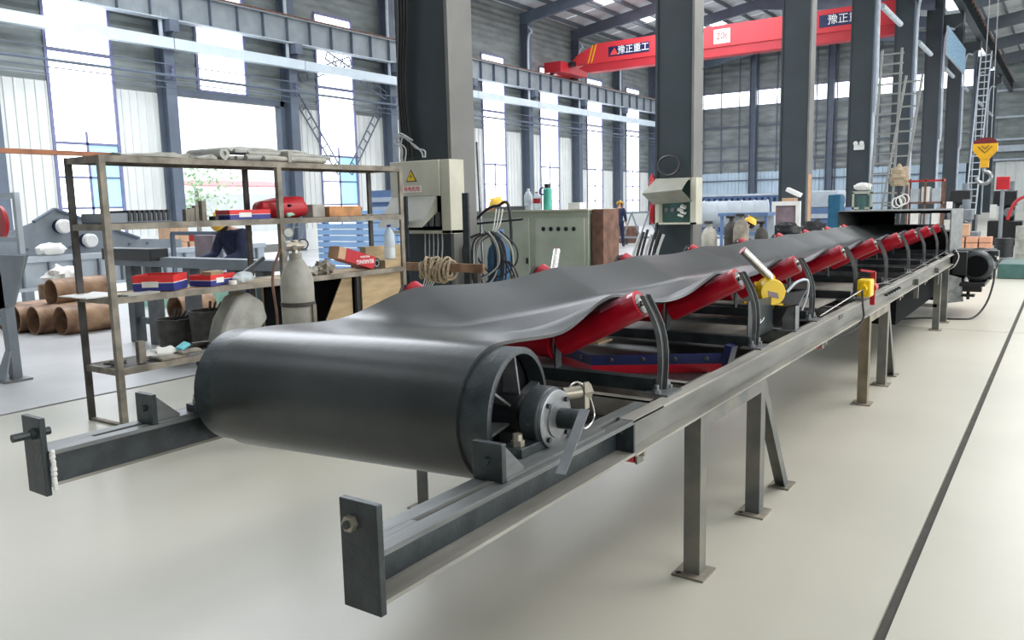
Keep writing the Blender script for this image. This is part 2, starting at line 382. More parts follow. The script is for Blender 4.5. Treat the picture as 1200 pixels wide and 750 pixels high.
# hall columns along the left wall
cg = B
def hcol(x0, x1, y0, y1, z1, name, label, group, mw, mf):
    """H column: web between two flanges that face +X and -X"""
    t = thing(name, label, 'column', ((x0 + x1) / 2, (y0 + y1) / 2, 0), group)
    ym = (y0 + y1) / 2
    obj('flange', B().box(x1 - 0.05, x1, y0, y1, 0, z1), mf, t, smooth=False)
    obj('flange', B().box(x0, x0 + 0.05, y0, y1, 0, z1), mw, t, smooth=False)
    obj('web', B().box(x0 + 0.05, x1 - 0.05, ym - 0.02, ym + 0.02, 0, z1), mw, t, smooth=False)
    return t
ords = ['first', 'second', 'third', 'fourth', 'fifth', 'sixth', 'seventh', 'eighth', 'ninth', 'tenth', 'eleventh']
for i, y in enumerate(cols_y[1:]):
    where = {0: 'at the left edge of the photo', 1: 'left of the open gate', 2: 'right of the open gate', 3: 'right of the lattice braces, beside the big dark column'}.get(i, '%s after the gate, counting away along the window wall' % ords[i - 2])
    t = hcol(XW + 0.05, XW + 0.62, y - 0.2, y + 0.2, 12.0, 'wall_column', 'slim blue-grey wall column ' + where, 'columns along the window wall', m_bluegrey, m_bluegrey)
    b = B(); b.box(XW + 0.62, XW + 1.05, y - 0.18, y + 0.18, 7.9, 8.3); b.prism([(XW + 0.62, y - 0.03, 7.4), (XW + 0.62, y - 0.03, 7.9), (XW + 1.05, y - 0.03, 7.9)], (0, 0.06, 0))
    obj('bracket', b, m_bluegrey, t, smooth=False)
    if i < 8:
        b = B(); b.tube(bez([(XW + 0.75, y - 0.32, 11.8), (XW + 0.95, y - 0.3, 11.5), (XW + 0.7, y - 0.3, 11.0), (XW + 0.7, y - 0.3, 7.7)], 6), 0.07, 8)
        obj('downpipe', b, m_greyl, t)
    b = B()
    for k in range(4): b.cyl((XW + 0.66, y, 6.35 + k * 0.14), (XW + 0.78, y, 6.35 + k * 0.14), 0.05, seg=8)
    obj('insulator', b, m_bar, t)
# crane runway on the window wall
t = thing('crane_runway', 'grey stiffened runway girder high along the window wall, crane on top', 'girder', (XW + 0.75, 30, 8.3))
xg = XW + 0.75
b = B(); b.box(xg - 0.01, xg + 0.01, 8, 65.8, 8.34, 9.26); obj('web_plate', b, m_gird, t, smooth=False)
obj('flange', B().box(xg - 0.18, xg + 0.18, 8, 65.8, 8.30, 8.34), m_greyl, t, smooth=False)
obj('flange', B().box(xg - 0.2, xg + 0.2, 8, 65.8, 9.26, 9.30), m_gird, t, smooth=False)
obj('rail', B().box(xg - 0.04, xg + 0.04, 8, 65.8, 9.30, 9.42), m_rust, t, smooth=False)
for k in range(49):
    y = 8.6 + k * 1.18
    obj('stiffener', B().box(xg + 0.01, xg + 0.16, y, y + 0.025, 8.34, 9.26), m_bluegrey, t, smooth=False)
t = thing('conduit_rail', 'long pale blue box rail below the runway girder on the window wall', 'rail', (XW + 0.9, 30, 7.3))
for k in range(10):
    y0 = 5.8 + k * 5.9
    obj('rail_length', B().box(XW + 0.72, XW + 0.98, y0 + 0.02, y0 + 5.88, 7.32, 7.68), m_rail, t, smooth=False)
t = thing('conductor_bars', 'thin grey power bars strung along the window wall columns', 'power rail', (XW + 0.8, 30, 6.3))
for z, r in ((6.80, 0.02), (6.42, 0.05), (6.2, 0.02), (6.0, 0.015)):
    obj('bar', B().cyl((XW + 0.84, 6, z), (XW + 0.84, 65, z), r, seg=6), m_bluegrey, t)
# lattice braces between the third and fourth column
def lattice(p0, p1, label):
    p0 = Vector(p0); p1 = Vector(p1); d = (p1 - p0); n = int(d.length / 0.42); u = Vector((1, 0, 0)).cross(d.normalized()) * 0.17
    t = thing('lattice_brace', label, 'brace', p0, 'lattice braces by the tall window')
    for s in (-1, 1): obj('chord', B().bar(p0 + u * s, p1 + u * s, 0.05, 0.05), m_bluegrey, t, smooth=False)
    for k in range(n + 1):
        q = p0 + d * (k / n); obj('rung', B().bar(q - u, q + u, 0.04, 0.04), m_bluegrey, t, smooth=False)
xb = XW + 0.22
lattice((xb, 23.42, 6.6), (xb, 25.85, 3.3), 'dark lattice brace slanting down to the right from the column beside the gate')
lattice((xb, 28.83, 6.6), (xb, 26.45, 3.3), 'dark lattice brace slanting down to the left from the column behind the big dark one')
lattice((xb + 0.2, 25.2, 8.2), (xb + 0.2, 28.83, 6.85), 'lattice brace above the pale blue rail, slanting down right')
lattice((xb - 0.0, 26.8, 8.2), (xb - 0.0, 23.42, 6.95), 'lattice brace above the pale blue rail, slanting down left')

# back wall
wb = struct('wall_back', B().box(-27.3, -7.0, YB + 0.3, YB + 0.34, 0, 14.5), m_siding)
for k in range(7):
    a = -27 + k * 3; e = a + 2.98
    siding(a, e, 3.95, 9.2, wb, x=YB, axis='y', step=0.22); siding(a, e, 10.35, 14.2, wb, x=YB, axis='y', step=0.22)
ribbed(-27, -6.2, 0.0, 3.95, wb, m_bpanel, YB, 'y')
wn = struct('window_20', B().box(-27, -6.2, YB - 0.05, YB + 0.06, 9.15, 9.22).box(-27, -6.2, YB - 0.05, YB + 0.06, 10.33, 10.4), m_bar)
for k in range(14): obj('pane', B().box(-27 + k * 1.5, -27 + k * 1.5 + 1.42, YB, YB + 0.03, 9.22, 10.33), m_day, wn, smooth=False)
b = B()
for k in range(15):
    x = -27 + k * 1.5; b.box(x - 0.04, x + 0.04, YB - 0.12, YB - 0.05, 0 if k % 4 == 0 else 3.9, 14)
for z in (3.3, 4.9, 6.0, 7.6): b.box(-27, -6.2, YB - 0.14, YB - 0.07, z - 0.05, z + 0.05)
obj('girt_grid', b, m_bluegrey, wb, smooth=False)
for k, x in enumerate((-21.3, -15.4, -10.6)):
    hcol(x - 0.25, x + 0.25, YB - 0.6, YB - 0.15, 13.6, 'gable_column', ['leftmost', 'middle', 'rightmost'][k] + ' blue-grey gable column standing at the far ribbed wall', 'columns at the far wall', m_bluegrey, m_bluegrey)
b = B().box(-6.9, 14, 97, 97.2, 0, 22); wr = struct('wall_back_right', b, m_siding)
for k in range(7): siding(-6.5 + k * 3, -3.6 + k * 3, 5.2, 20, wr, x=96.9, axis='y', step=0.4)
ribbed(-6.5, 14, 0, 5.0, wr, m_wpanel, 96.9, 'y', pitch=0.5)
b = B()
for z in (5.2, 7.2, 9.4, 12): b.box(-6.9, 14, 96.6, 96.8, z - 0.1, z + 0.1)
b.box(-6.9, 14, 96.5, 96.8, 6.0, 6.6)
obj('girt', b, m_greyl, wr, smooth=False)

# roofs
def roof(name, x0, x1, ze, zr, y0, y1, lights):
    xm = (x0 + x1) / 2
    r = struct(name, B().box(x0 - 0.3, x0, y0, y1, ze, ze + 0.4), m_roof)
    for s, (a, b2) in enumerate(((x0, xm), (x1, xm))):
        n = int((y1 - y0) / 3)
        for k in range(n):
            ya = y0 + k * 3; light = (k % 2 == lights)
            for j in range(3):
                fa, fb = j / 3, (j + 1) / 3
                xa, xb2 = a + (b2 - a) * fa, a + (b2 - a) * fb; za, zb = ze + (zr - ze) * fa, ze + (zr - ze) * fb
                mm = m_day if (light and j == 1) else m_roof
                obj('roof_sheet', B().mesh([(xa, ya + .02, za), (xb2, ya + .02, zb), (xb2, ya + 2.98, zb), (xa, ya + 2.98, za)], [(0, 1, 2, 3)]), mm, r, smooth=False)
        for j in range(8):
            f = (j + 0.5) / 8; x = a + (b2 - a) * f; z = ze + (zr - ze) * f
            obj('purlin', B().box(x - 0.04, x + 0.04, y0, y1, z - 0.24, z - 0.03), m_purl, r, smooth=False)
    return r
rl = roof('roof_left', XW, -6.9, 12.9, 14.4, -6, 66, 0)
for i, y in enumerate(cols_y):
    b = B()
    for a, e in ((XW, -16.95), (-6.9, -16.95)): b.prism([(a, y - 0.12, 12.0), (e, y - 0.12, 13.5), (e, y - 0.12, 14.1), (a, y - 0.12, 12.65)], (0, 0.24, 0))
    obj('rafter', b, m_bluegrey, rl, smooth=False)
rr = roof('roof_right', -6.5, 14, 14.5, 16.0, -8, 97, 1)
for y in [-1.8 + 9 * k for k in range(11)]:
    b = B()
    for a, e in ((-6.5, 3.75), (14, 3.75)): b.prism([(a, y - 0.15, 13.3), (e, y - 0.15, 14.9), (e, y - 0.15, 15.7), (a, y - 0.15, 14.2)], (0, 0.3, 0))
    obj('rafter', b, m_purl, rr, smooth=False)

struct('wall_front', B().box(-27.3, 14.3, -8.3, -8, 0, 15), m_siding)
wrr = struct('wall_right', B().box(14, 14.3, -8, 97, 0, 2.2).box(14, 14.3, -8, 97, 7.0, 14.9), m_wpanel)
for k in range(14):
    wn = struct('window_%d' % (30 + k), B().box(13.95, 14.05, -8 + k * 7.5, -7.7 + k * 7.5, 2.2, 7.0), m_bar)
    for j in range(3): obj('pane', B().box(14.0, 14.03, -7.7 + k * 7.5 + j * 2.4, -5.34 + k * 7.5 + j * 2.4, 2.2, 7.0), m_day, wn, smooth=False)
# big columns between the bays
big_y = [8.2, 16.25, 25.2, 34.2, 43.3, 53.0, 63.2, 73.0, 83.0, 93.0]
lab = ['huge dark column nearest the camera, with a cream switch box and paler flange', 'dark column with the open cream socket box, second from the front',
       'dark column with a taped flange, third from the front', 'dark column with the small white emergency light, fourth from the front',
       'dark column just right of the tall ladder, fifth from the front', 'dark column at the near end of the blue sign, sixth from the front', 'dark column at the far end of the blue sign, seventh from the front',
       'dark column just past the blue sign, eighth from the front', 'dark column behind the yellow hook block, ninth from the front', 'farthest dark column of the row, beside the far wall']
bigs = []
for i, y in enumerate(big_y):
    t = hcol(-7.36, -6.5, y, y + 0.50, 13.6, 'crane_column', lab[i], 'dark columns between the two bays', m_col, m_flange if i < 3 else m_bluegrey)
    bigs.append(t)
    if i == 0:
        b = B(); b.box(-7.31, -6.55, y + 0.02, y + 0.06, 0.0, 13.6); obj('cover_plate', b, m_col, t, smooth=False)
    else:
        b = B(); b.box(-7.31, -6.55, y + 0.03, y + 0.06, 0.0, 13.6); obj('cover_plate', b, m_col, t, smooth=False)
    if i < 3:
        b = B()
        for k in range(12): b.cyl((-6.5, y + 0.46, 1.4 + k * 0.75), (-6.494, y + 0.46, 1.4 + k * 0.75), 0.022, seg=8)
        if i == 1: obj('bolt_hole', b, m_black, t, kind='stuff')
    if i < 9:
        b = B(); b.prism([(-6.5, y + 0.08, 10.7), (-5.5, y + 0.08, 11.25), (-5.5, y + 0.08, 11.75), (-6.5, y + 0.08, 11.75)], (0, 0.42, 0))
        obj('corbel', b, m_col, t, smooth=False)
        obj('corbel_plate', B().box(-5.5, -5.47, y + 0.0, y + 0.55, 11.15, 11.80), m_flange, t, smooth=False)
        if i >= 3: obj('downpipe', B().tube(bez([(-6.44, y - 0.05, 0.1), (-6.44, y - 0.05, 4.6), (-6.35, y - 0.05, 5.2), (-6.35, y - 0.05, 10.4), (-5.9, y - 0.05, 10.9)], 6), 0.055, 8), m_greyl, t)
    if 3 <= i:
        pass
for i, y in enumerate(big_y[3:9]): obj('tube_lamp', B().cyl((-6.38, y + 0.52, 8.9), (-6.38, y + 4.6, 8.9), 0.11, seg=10), m_greyl, bigs[3 + i])
t = thing('crane_runway', 'dark runway girder with rusty rail over the right bay, top right', 'girder', (-5.5, 60, 11.8))
obj('web_plate', B().box(-5.52, -5.48, 20, 97, 11.83, 12.75), m_col, t, smooth=False)
obj('flange', B().box(-5.7, -5.3, 20, 97, 11.80, 11.83), m_col, t, smooth=False)
obj('flange', B().box(-5.72, -5.28, 20, 97, 12.75, 12.80), m_rust, t, smooth=False)
obj('rail', B().box(-5.55, -5.45, 20, 97, 12.80, 12.93), m_orust, t, smooth=False)
for k in range(58): obj('stiffener', B().box(-5.48, -5.32, 21 + k * 1.3, 21.03 + k * 1.3, 11.83, 12.75), m_col, t, smooth=False)
t = thing('sign_board', 'long blue sign board hung between two dark columns, top right', 'sign', (-6.1, 56, 9.6))
obj('board', B().box(-6.16, -6.08, 51.6, 60.6, 9.35, 10.9), m_greyl, t, smooth=False)
obj('sign_face', B().box(-6.08, -6.065, 51.75, 60.45, 9.42, 10.83), m_screen, t, smooth=False)

# ================================================================== red bridge crane
yc = 44.0
t = thing('bridge_crane', 'red overhead bridge crane spanning the left bay under the roof', 'crane', (-16.5, yc, 9.45))
t_crane = t
b = B(); b.prism([(-25.6, yc, 10.05), (-24.3, yc, 9.95), (-6.9, yc, 9.95), (-6.9, yc, 11.05), (-23.7, yc, 11.05), (-24.9, yc, 10.6)], (0, 0.6, 0)); obj('girder', b, m_crane, t, smooth=False)
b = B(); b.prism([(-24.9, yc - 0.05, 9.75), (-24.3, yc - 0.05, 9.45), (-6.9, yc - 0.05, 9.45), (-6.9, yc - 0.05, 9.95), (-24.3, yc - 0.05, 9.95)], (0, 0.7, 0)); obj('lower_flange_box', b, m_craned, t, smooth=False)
obj('flange_edge', B().box(-24.3, -6.9, yc - 0.12, yc - 0.05, 9.92, 9.97), m_crane, t, smooth=False)
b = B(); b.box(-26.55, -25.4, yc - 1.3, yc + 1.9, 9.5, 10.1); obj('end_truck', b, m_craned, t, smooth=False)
for yy in (yc - 0.9, yc + 1.5): obj('wheel', B().cyl((-26.35, yy, 9.55), (-26.15, yy, 9.55), 0.13, seg=14), m_black, t)
obj('drive_motor', B().cyl((-25.35, yc - 0.3, 10.0), (-25.0, yc - 0.3, 10.0), 0.16, seg=12), m_black, t)
for k in range(2): obj('stripe', B().prism([(-24.3 + k * 0.22, yc - 0.006, 9.98), (-24.22 + k * 0.22, yc - 0.006, 9.98), (-23.9 + k * 0.22, yc - 0.006, 11.0), (-23.98 + k * 0.22, yc - 0.006, 11.0)], (0, 0.005, 0)), m_yellow, t, smooth=False)
obj('name_plate', B().box(-22.9, -20.3, yc - 0.02, yc - 0.002, 10.2, 10.75), m_navyp, t, smooth=False)
text('lettering', '豫正重工', 0.5, (-21.3, yc - 0.03, 10.47), FACE_Y, m_print_w, t)
b = B(); b.prism([(-22.8, yc - 0.04, 10.27), (-22.25, yc - 0.04, 10.27), (-22.5, yc - 0.04, 10.68)], (0, 0.01, 0)); obj('emblem', b, m_print_r, t, smooth=False)
obj('load_plate', B().box(-16.5, -15.6, yc - 0.02, yc - 0.002, 10.1, 10.85), m_white, t, smooth=False)
text('load_lettering', '20t', 0.5, (-16.05, yc - 0.03, 10.48), FACE_Y, m_print_r, t)
obj('name_plate', B().box(-11.0, -8.4, yc - 0.02, yc - 0.002, 10.2, 10.8), m_navyp, t, smooth=False)
text('lettering', '豫正重工', 0.5, (-9.6, yc - 0.03, 10.5), FACE_Y, m_print_w, t)
# ================================================================== hook block of the right bay crane
hx, hy = -1.93, 25.0
t = thing('hook_block', 'yellow crane hook block with dark red top hanging in the right bay', 'crane hook', (hx, hy, 1.95))
b = B(); b.prism([(hx - 0.28, hy - 0.1, 2.82), (hx - 0.1, hy - 0.1, 2.6), (hx + 0.1, hy - 0.1, 2.6), (hx + 0.28, hy - 0.1, 2.82), (hx + 0.28, hy - 0.1, 3.0), (hx - 0.28, hy - 0.1, 3.0)], (0, 0.2, 0)); obj('block_body', b, m_hook, t, smooth=False)
obj('shank', B().box(hx - 0.1, hx + 0.1, hy - 0.08, hy + 0.08, 2.38, 2.62), m_hook, t, bevel=0.01)
b = B(); b.prism([(hx + 0.28 * math.cos(a), hy - 0.09, 3.0 + 0.16 * math.sin(a)) for a in [PI * k / 12 for k in range(13)]], (0, 0.18, 0)); obj('sheave_cover', b, m_hookr, t)
b = B()
for s in (-1, 1): b.bar((hx, hy - 0.105, 2.76), (hx + s * 0.16, hy - 0.105, 2.93), 0.012, 0.035, up=(0, 1, 0)); b.bar((hx, hy - 0.105, 2.86), (hx + s * 0.08, hy - 0.105, 2.95), 0.012, 0.03, up=(0, 1, 0))
obj('chevron_mark', b, m_print_k, t, smooth=False)
pts = [(hx, hy, 2.38), (hx, hy, 2.3), (hx + 0.12, hy, 2.24), (hx + 0.17, hy, 2.12), (hx + 0.1, hy, 1.99), (hx - 0.03, hy, 1.97), (hx - 0.14, hy, 2.05), (hx - 0.16, hy, 2.14)]
obj('hook', B().tube(bez(pts, 6), 0.05, 8), m_bare, t)
b = B()
for s in (-1, 1): b.cyl((hx + s * 0.12, hy, 3.1), (hx + s * 0.05, hy, 13.5), 0.012, seg=6)
obj('wire_rope', b, m_bare, t)

# ================================================================== THE BELT CONVEYOR
CX, HW = -2.08, 0.82                    # centre line and half width of the frame
Y0, YS, YE = 1.27, 2.62, 12.75          # start of the take-up beams, splice, far end
PY, PZ, PR = 2.18, 0.966, 0.222         # tail pulley
cv = thing('belt_conveyor', 'long troughed belt conveyor with red rollers and black belt on a grey steel frame', 'conveyor', (CX, 6.5, 0))
SKEW = 0.125
def skewf(x, w=1.0): return SKEW * (x + 1.46) * w
def sx(s, d): return CX + s * d         # d outward from the centre line
for s in (1, -1):
    def X2(a, b_): return (min(sx(s, a), sx(s, b_)), max(sx(s, a), sx(s, b_)))
    # take-up beam: wide slotted top flange, web set well in, bottom flange
    b = B(); y1 = YS
    xa, xe = X2(HW - 0.125, HW)
    sl0, sl1 = sx(s, HW - 0.075), sx(s, HW - 0.05); sl0, sl1 = min(sl0, sl1), max(sl0, sl1)
    b.box(xa, sl0, Y0 + 0.02, y1 + 0.25, 0.855, 0.87); b.box(sl1, xe, Y0 + 0.02, y1 + 0.25, 0.855, 0.87)
    b.box(sl0, sl1, Y0 + 0.02, 1.47, 0.855, 0.87); b.box(sl0, sl1, 2.62, y1 + 0.25, 0.855, 0.87)
    ft = obj('takeup_flange', b, m_prim, cv, bevel=0.001, smooth=False)
    b = B(); w0, w1 = X2(HW - 0.085, HW - 0.075); b.box(w0, w1, Y0 + 0.02, y1 + 0.24, 0.747, 0.8545); obj('takeup_web', b, m_steel, cv, smooth=False)
    b = B(); w0, w1 = X2(HW - 0.085, HW - 0.002); b.box(w0, w1, Y0 + 0.02, y1, 0.735, 0.746); obj('takeup_flange', b, m_primb, cv, smooth=False)  # paler than the top flange: its lit upper face is in the colour
    w0, w1 = X2(HW - 0.074, HW - 0.003)
    obj('gusset', B().box(w0, w1, y1 - 0.012, y1, 0.746, 0.855), m_steel, cv, smooth=False)
    # end plate with tensioning bolt
    w0, w1 = X2(HW - 0.115, HW + 0.005)
    ep = obj('end_plate', B().box(w0, w1, Y0, Y0 + 0.02, 0.716, 0.985), m_steel, cv, bevel=0.002)
    xb_ = sx(s, HW - 0.075)
    b = B(); b.lathe((xb_, Y0, 0.93), (0, -1, 0), [(0, 0.0), (0, 0.020), (0.016, 0.020), (0.016, 0.0)], seg=6); obj('nut', b, m_brass if s > 0 else m_steel, ep)
    b = B(); b.cyl((xb_, Y0 - (0.022 if s > 0 else 0.07), 0.93), (xb_, Y0 + 0.05, 0.93), 0.010 if s > 0 else 0.014, seg=10); obj('tension_rod', b, m_steel, ep)
    if s < 0:
        w0, w1 = X2(HW - 0.13, HW - 0.10)
        bb = B()
        for k in range(16): bb.ball((w1 + random.uniform(-.003, .003), Y0 + 0.025, 0.74 + k * 0.0085), 0.008 + random.uniform(0, .003), seg=8)
        obj('weld_bead', bb, m_white, ep, kind='stuff')
    # main channel, open outwards
    b = B()
    b.mi = 1; w0, w1 = X2(HW - 0.06, HW - 0.048); b.prism([(w0, YS - 0.02, 0.865), (w0, YS + 0.0, 0.735), (w0, YE, 0.735), (w0, YE, 0.865)], (w1 - w0, 0, 0))
    b.mi = 0; w0, w1 = X2(HW - 0.06, HW); b.box(w0, w1, YS - 0.02, YE, 0.862, 0.872); b.box(w0, w1, YS, YE, 0.730, 0.740)
    ch = obj('main_channel', b, [m_primb, m_webshade], cv, smooth=False)  # pale flanges, web in the darker copy as painted shade
    w0, w1 = X2(HW - 0.003, HW + 0.001)
    if s > 0:
        for yy in (9.35, 10.95):
            b = B(); b.box(sx(1, HW - 0.04), sx(1, HW), yy, yy + 0.05, 0.60, 0.80); obj('hanger_bracket', b, m_leg, cv, smooth=False)
        b = B()
        for k in range(6): b.cyl((sx(1, HW - 0.05), 7.75 + k * 0.13, 0.80), (sx(1, HW - 0.02), 7.75 + k * 0.13, 0.80), 0.012, seg=6)
        obj('splice_bolt', b, m_steel, cv, kind='stuff')
        b = B(); b.box(sx(1, HW - 0.047), sx(1, HW - 0.044), 6.0, 6.12, 0.80, 0.84); 
        obj('mark', b, m_black, cv, smooth=False)
    # take-up bearing: stop block, housing, cover, shaft
    yb = 1.80 if s > 0 else 1.665
    PYR = PY; PY = PYR if s > 0 else PYR - 0.155
    w0, w1 = X2(HW - 0.125, HW - 0.02)
    blk = obj('stop_block', B().box(w0, w1, yb, yb + 0.022, 0.872, 0.985), m_steel, cv, bevel=0.002)
    b = B()
    for q in (HW - 0.12, HW - 0.035): b.prism([(sx(s, q), yb + 0.022, 0.872), (sx(s, q), yb + 0.115, 0.872), (sx(s, q), yb + 0.115, 0.89), (sx(s, q), yb + 0.022, 0.975)], (s * 0.012, 0, 0))
    w0, w1 = X2(HW - 0.125, HW - 0.02); b.box(w0, w1, yb + 0.022, yb + 0.62, 0.871, 0.881)
    obj('gusset', b, m_prim, blk, smooth=False)
    obj('rod_tip', B().cyl((xb_, yb, 0.93), (xb_, yb - 0.012, 0.93), 0.012, seg=10), m_steel, blk)
    hc = sx(s, HW - 0.16); ho = sx(s, HW - 0.065)
    b = B(); b.lathe((hc, PY, PZ), (s, 0, 0), [(0, 0.0), (0, 0.088), (0.014, 0.104), (0.07, 0.104), (0.076, 0.099), (0.076, 0.0)], 32)
    w0, w1 = X2(HW - 0.155, HW - 0.08)
    b.box(w0, w1, PY - 0.19, PY + 0.19, 0.882, 0.912); b.prism([(w0, PY - 0.08, 0.912), (w0, PY + 0.08, 0.912), (w0, PY + 0.07, 0.97), (w0, PY - 0.07, 0.97)], (w1 - w0, 0, 0))
    hs = obj('bearing_housing', b, m_steel, cv, bevel=0.002)
    b = B(); b.lathe((sx(s, HW - 0.085), PY, PZ), (s, 0, 0), [(0, 0.096), (0.014, 0.096), (0.016, 0.092), (0.016, 0.060), (0.022, 0.058), (0.022, 0.0)], 32); obj('bearing_cover', b, m_bare, hs)
    for k in range(4):
        a = PI / 4 + k * PI / 2; q = (sx(s, HW - 0.069), PY + 0.078 * math.cos(a), PZ + 0.078 * math.sin(a))
        obj('cover_bolt', B().cyl(q, (q[0] + s * 0.01, q[1], q[2]), 0.009, seg=6), m_steel, hs)
    for yy in (PY - 0.16, PY + 0.165):
        b = B(); q = sx(s, HW - 0.115); b.cyl((q, yy, 0.912), (q, yy, 0.93), 0.022, seg=6); b.cyl((q, yy, 0.93), (q, yy, 0.95), 0.017, 0.015, seg=12); obj('holding_bolt', b, m_brass, hs)
    PY = PYR
    if s > 0:
        b = B(); q = sx(s, HW - 0.06); b.cyl((q - 0.05, PY + 0.11, PZ + 0.055), (q - 0.01, PY + 0.16, PZ + 0.058), 0.022, seg=12); b.cyl((q - 0.01, PY + 0.16, PZ + 0.058), (q + 0.005, PY + 0.19, PZ + 0.06), 0.028, seg=6); b.box(q - 0.0, q + 0.012, PY + 0.15, PY + 0.18, PZ + 0.0, PZ + 0.09)
        obj('grease_fitting', b, m_brass, hs)
        obj('tie_wire', B().tube(bez([(q - 0.02, PY + 0.09, PZ + 0.08), (q, PY + 0.12, PZ + 0.1), (q + 0.01, PY + 0.17, PZ + 0.06), (q + 0.02, PY + 0.2, PZ - 0.03), (q + 0.02, PY + 0.13, PZ - 0.06), (q + 0.01, PY + 0.1, PZ)], 6), 0.003, 6), m_chrome, hs)
# ---- tail pulley (bare ends show beyond the belt)
PD = Vector((1, SKEW, 0)).normalized()
def pc(x): return Vector((x, PY + skewf(x), PZ))
pu = obj('tail_pulley', B().lathe(pc(CX - 0.66), PD, [(0.06, PR - 0.022), (0.0, PR - 0.022), (0, PR - 0.006), (0.004, PR), (1.276, PR), (1.28, PR - 0.006), (1.28, PR - 0.022), (1.22, PR - 0.022)], 64), m_steel, cv)
for s in (1, -1):
    b = B(); b.lathe(pc(sx(s, 0.54)), PD * s, [(0, 0.0), (0, PR - 0.02)], 48); b.lathe(pc(sx(s, 0.54)), PD * s, [(0, 0.07), (0.085, 0.065), (0.085, 0.0)], 24)
    obj('end_disc', b, m_black, pu)
    for k in range(6):
        a = 0.35 + k * PI / 3; c1, s1 = math.cos(a), math.sin(a); x = sx(s, 0.54)
        nrm = Vector((0, -s1, c1)) * 0.004
        p = [Vector((0, skewf(x), 0)) + q_ for q_ in (Vector((x, PY + 0.06 * c1, PZ + 0.06 * s1)), Vector((x + s * 0.07, PY + 0.06 * c1, PZ + 0.06 * s1)), Vector((x + s * 0.035, PY + 0.198 * c1, PZ + 0.198 * s1)), Vector((x, PY + 0.198 * c1, PZ + 0.198 * s1)))]
        obj('rib', B().prism([q - nrm for q in p], nrm * 2), m_prim, pu, smooth=False)
sh = obj('pulley_shaft', B().lathe(pc(CX - 0.82), PD, [(0, 0.0), (0, 0.03), (0.004, 0.034), (1.656, 0.034), (1.66, 0.03), (1.66, 0.0)], 24), m_steel, cv)
b = B(); b.bar((sx(1, HW + 0.035), PY - 0.0, PZ + 0.045), (sx(1, HW + 0.045), PY - 0.17, PZ - 0.115), 0.003, 0.034, up=(1, 0, 0)); obj('shaft_tag', b, m_bare, sh, smooth=False)

# ---- belt
IY = [3.06, 4.27, 5.42, 6.72, 8.0, 9.25, 10.35, 11.45, 12.45]
HY, HZ, HR = 13.35, 0.99, 0.25
def prof(y):
    """(edge height, centre height) of the top run"""
    ys_ = [PY] + IY + [HY]; dips = [0.075, 0.080, 0.060, 0.062, 0.055, 0.045, 0.035, 0.03, 0.02, 0.0]
    top = PZ + PR + 0.012
    def at(i):
        if i == 0: return (top, top)
        if i == len(ys_) - 1: return (HZ + HR + 0.012, HZ + HR + 0.012)
        return (1.272, 1.108)
    prof.dip = 0.0; i = 0
    while i < len(ys_) - 2 and y > ys_[i + 1]: i += 1
    t = (y - ys_[i]) / (ys_[i + 1] - ys_[i]); t = max(0, min(1, t))
    e0, c0 = at(i); e1, c1 = at(i + 1)
    st = t * t * (3 - 2 * t)
    if i == 0:
        st2 = max(0, (t - 0.45) / 0.55); st2 = st2 * st2 * (3 - 2 * st2)
        return (e0 + (e1 - e0) * st2 - 0.020 * math.sin(PI * min(1, t / 0.9)) ** 2, c0 + (c1 - c0) * st)
    d = dips[i] * (math.sin(PI * t) ** 1.25); prof.dip = d
    return (e0 + (e1 - e0) * st - d, c0 + (c1 - c0) * st - 0.012 * math.sin(PI * t))
NU = 28; TH = 0.012; BW = 0.53
def ring(y):
    ze0, zc = prof(y); out = []
    dipv = prof.dip
    for k in range(NU + 1):
        u = -1 + 2 * k / NU
        if u < 0: ze = ze0 + dipv * 0.6
        else: ze = ze0
        a = max(0.0, (abs(u) - 0.34) / 0.66); h = a * a / (a + 0.06) * 1.06
        rise = ze - zc; narrow = 1.0 - max(0, rise) * 0.22 * (abs(u) ** 2)
        out.append(Vector((CX + u * BW * narrow, y, zc + rise * h)))
    return out
rings = []
n = 30
ZB = PZ - PR - 0.012
for k in range(40): rings.append([Vector((CX + (-1 + 2 * q / NU) * BW, HY - (HY - PY) * k / 40, HZ - HR - 0.012 + (ZB - HZ + HR + 0.012) * min(1, k / 6))) for q in range(NU + 1)])
for k in range(n):
    a = -PI / 2 - PI * k / n
    rings.append([Vector((CX + (-1 + 2 * q / NU) * BW, PY + (PR + 0.012) * math.cos(a), PZ + (PR + 0.012) * math.sin(a))) for q in range(NU + 1)])
m_ = 260
for k in range(m_ + 1): rings.append(ring(PY + (HY - PY) * k / m_))
for k in range(1, 16):
    a = PI / 2 - PI * k / 16
    rings.append([Vector((CX + (-1 + 2 * q / NU) * BW, HY + (HR + 0.012) * math.cos(a), HZ + (HR + 0.012) * math.sin(a))) for q in range(NU + 1)])
for rg_ in rings:
    for p in rg_:
        w_ = max(0.0, min(1.0, (3.6 - p.y) / 1.2)); w_ = w_ * w_ * (3 - 2 * w_); p.y += skewf(p.x, w_)
b = B(); vs = []; fs = []; nr = len(rings)
for r in range(nr):
    p, q = rings[(r - 1) % nr], rings[(r + 1) % nr]
    nrm = []
    for k in range(NU + 1):
        d = (q[k] - p[k]).normalized(); a = (rings[r][min(k + 1, NU)] - rings[r][max(k - 1, 0)]).normalized(); nrm.append(a.cross(d).normalized())
    vs += [rings[r][k] for k in range(NU + 1)] + [rings[r][k] - nrm[k] * TH for k in range(NU + 1)]
W = 2 * (NU + 1)
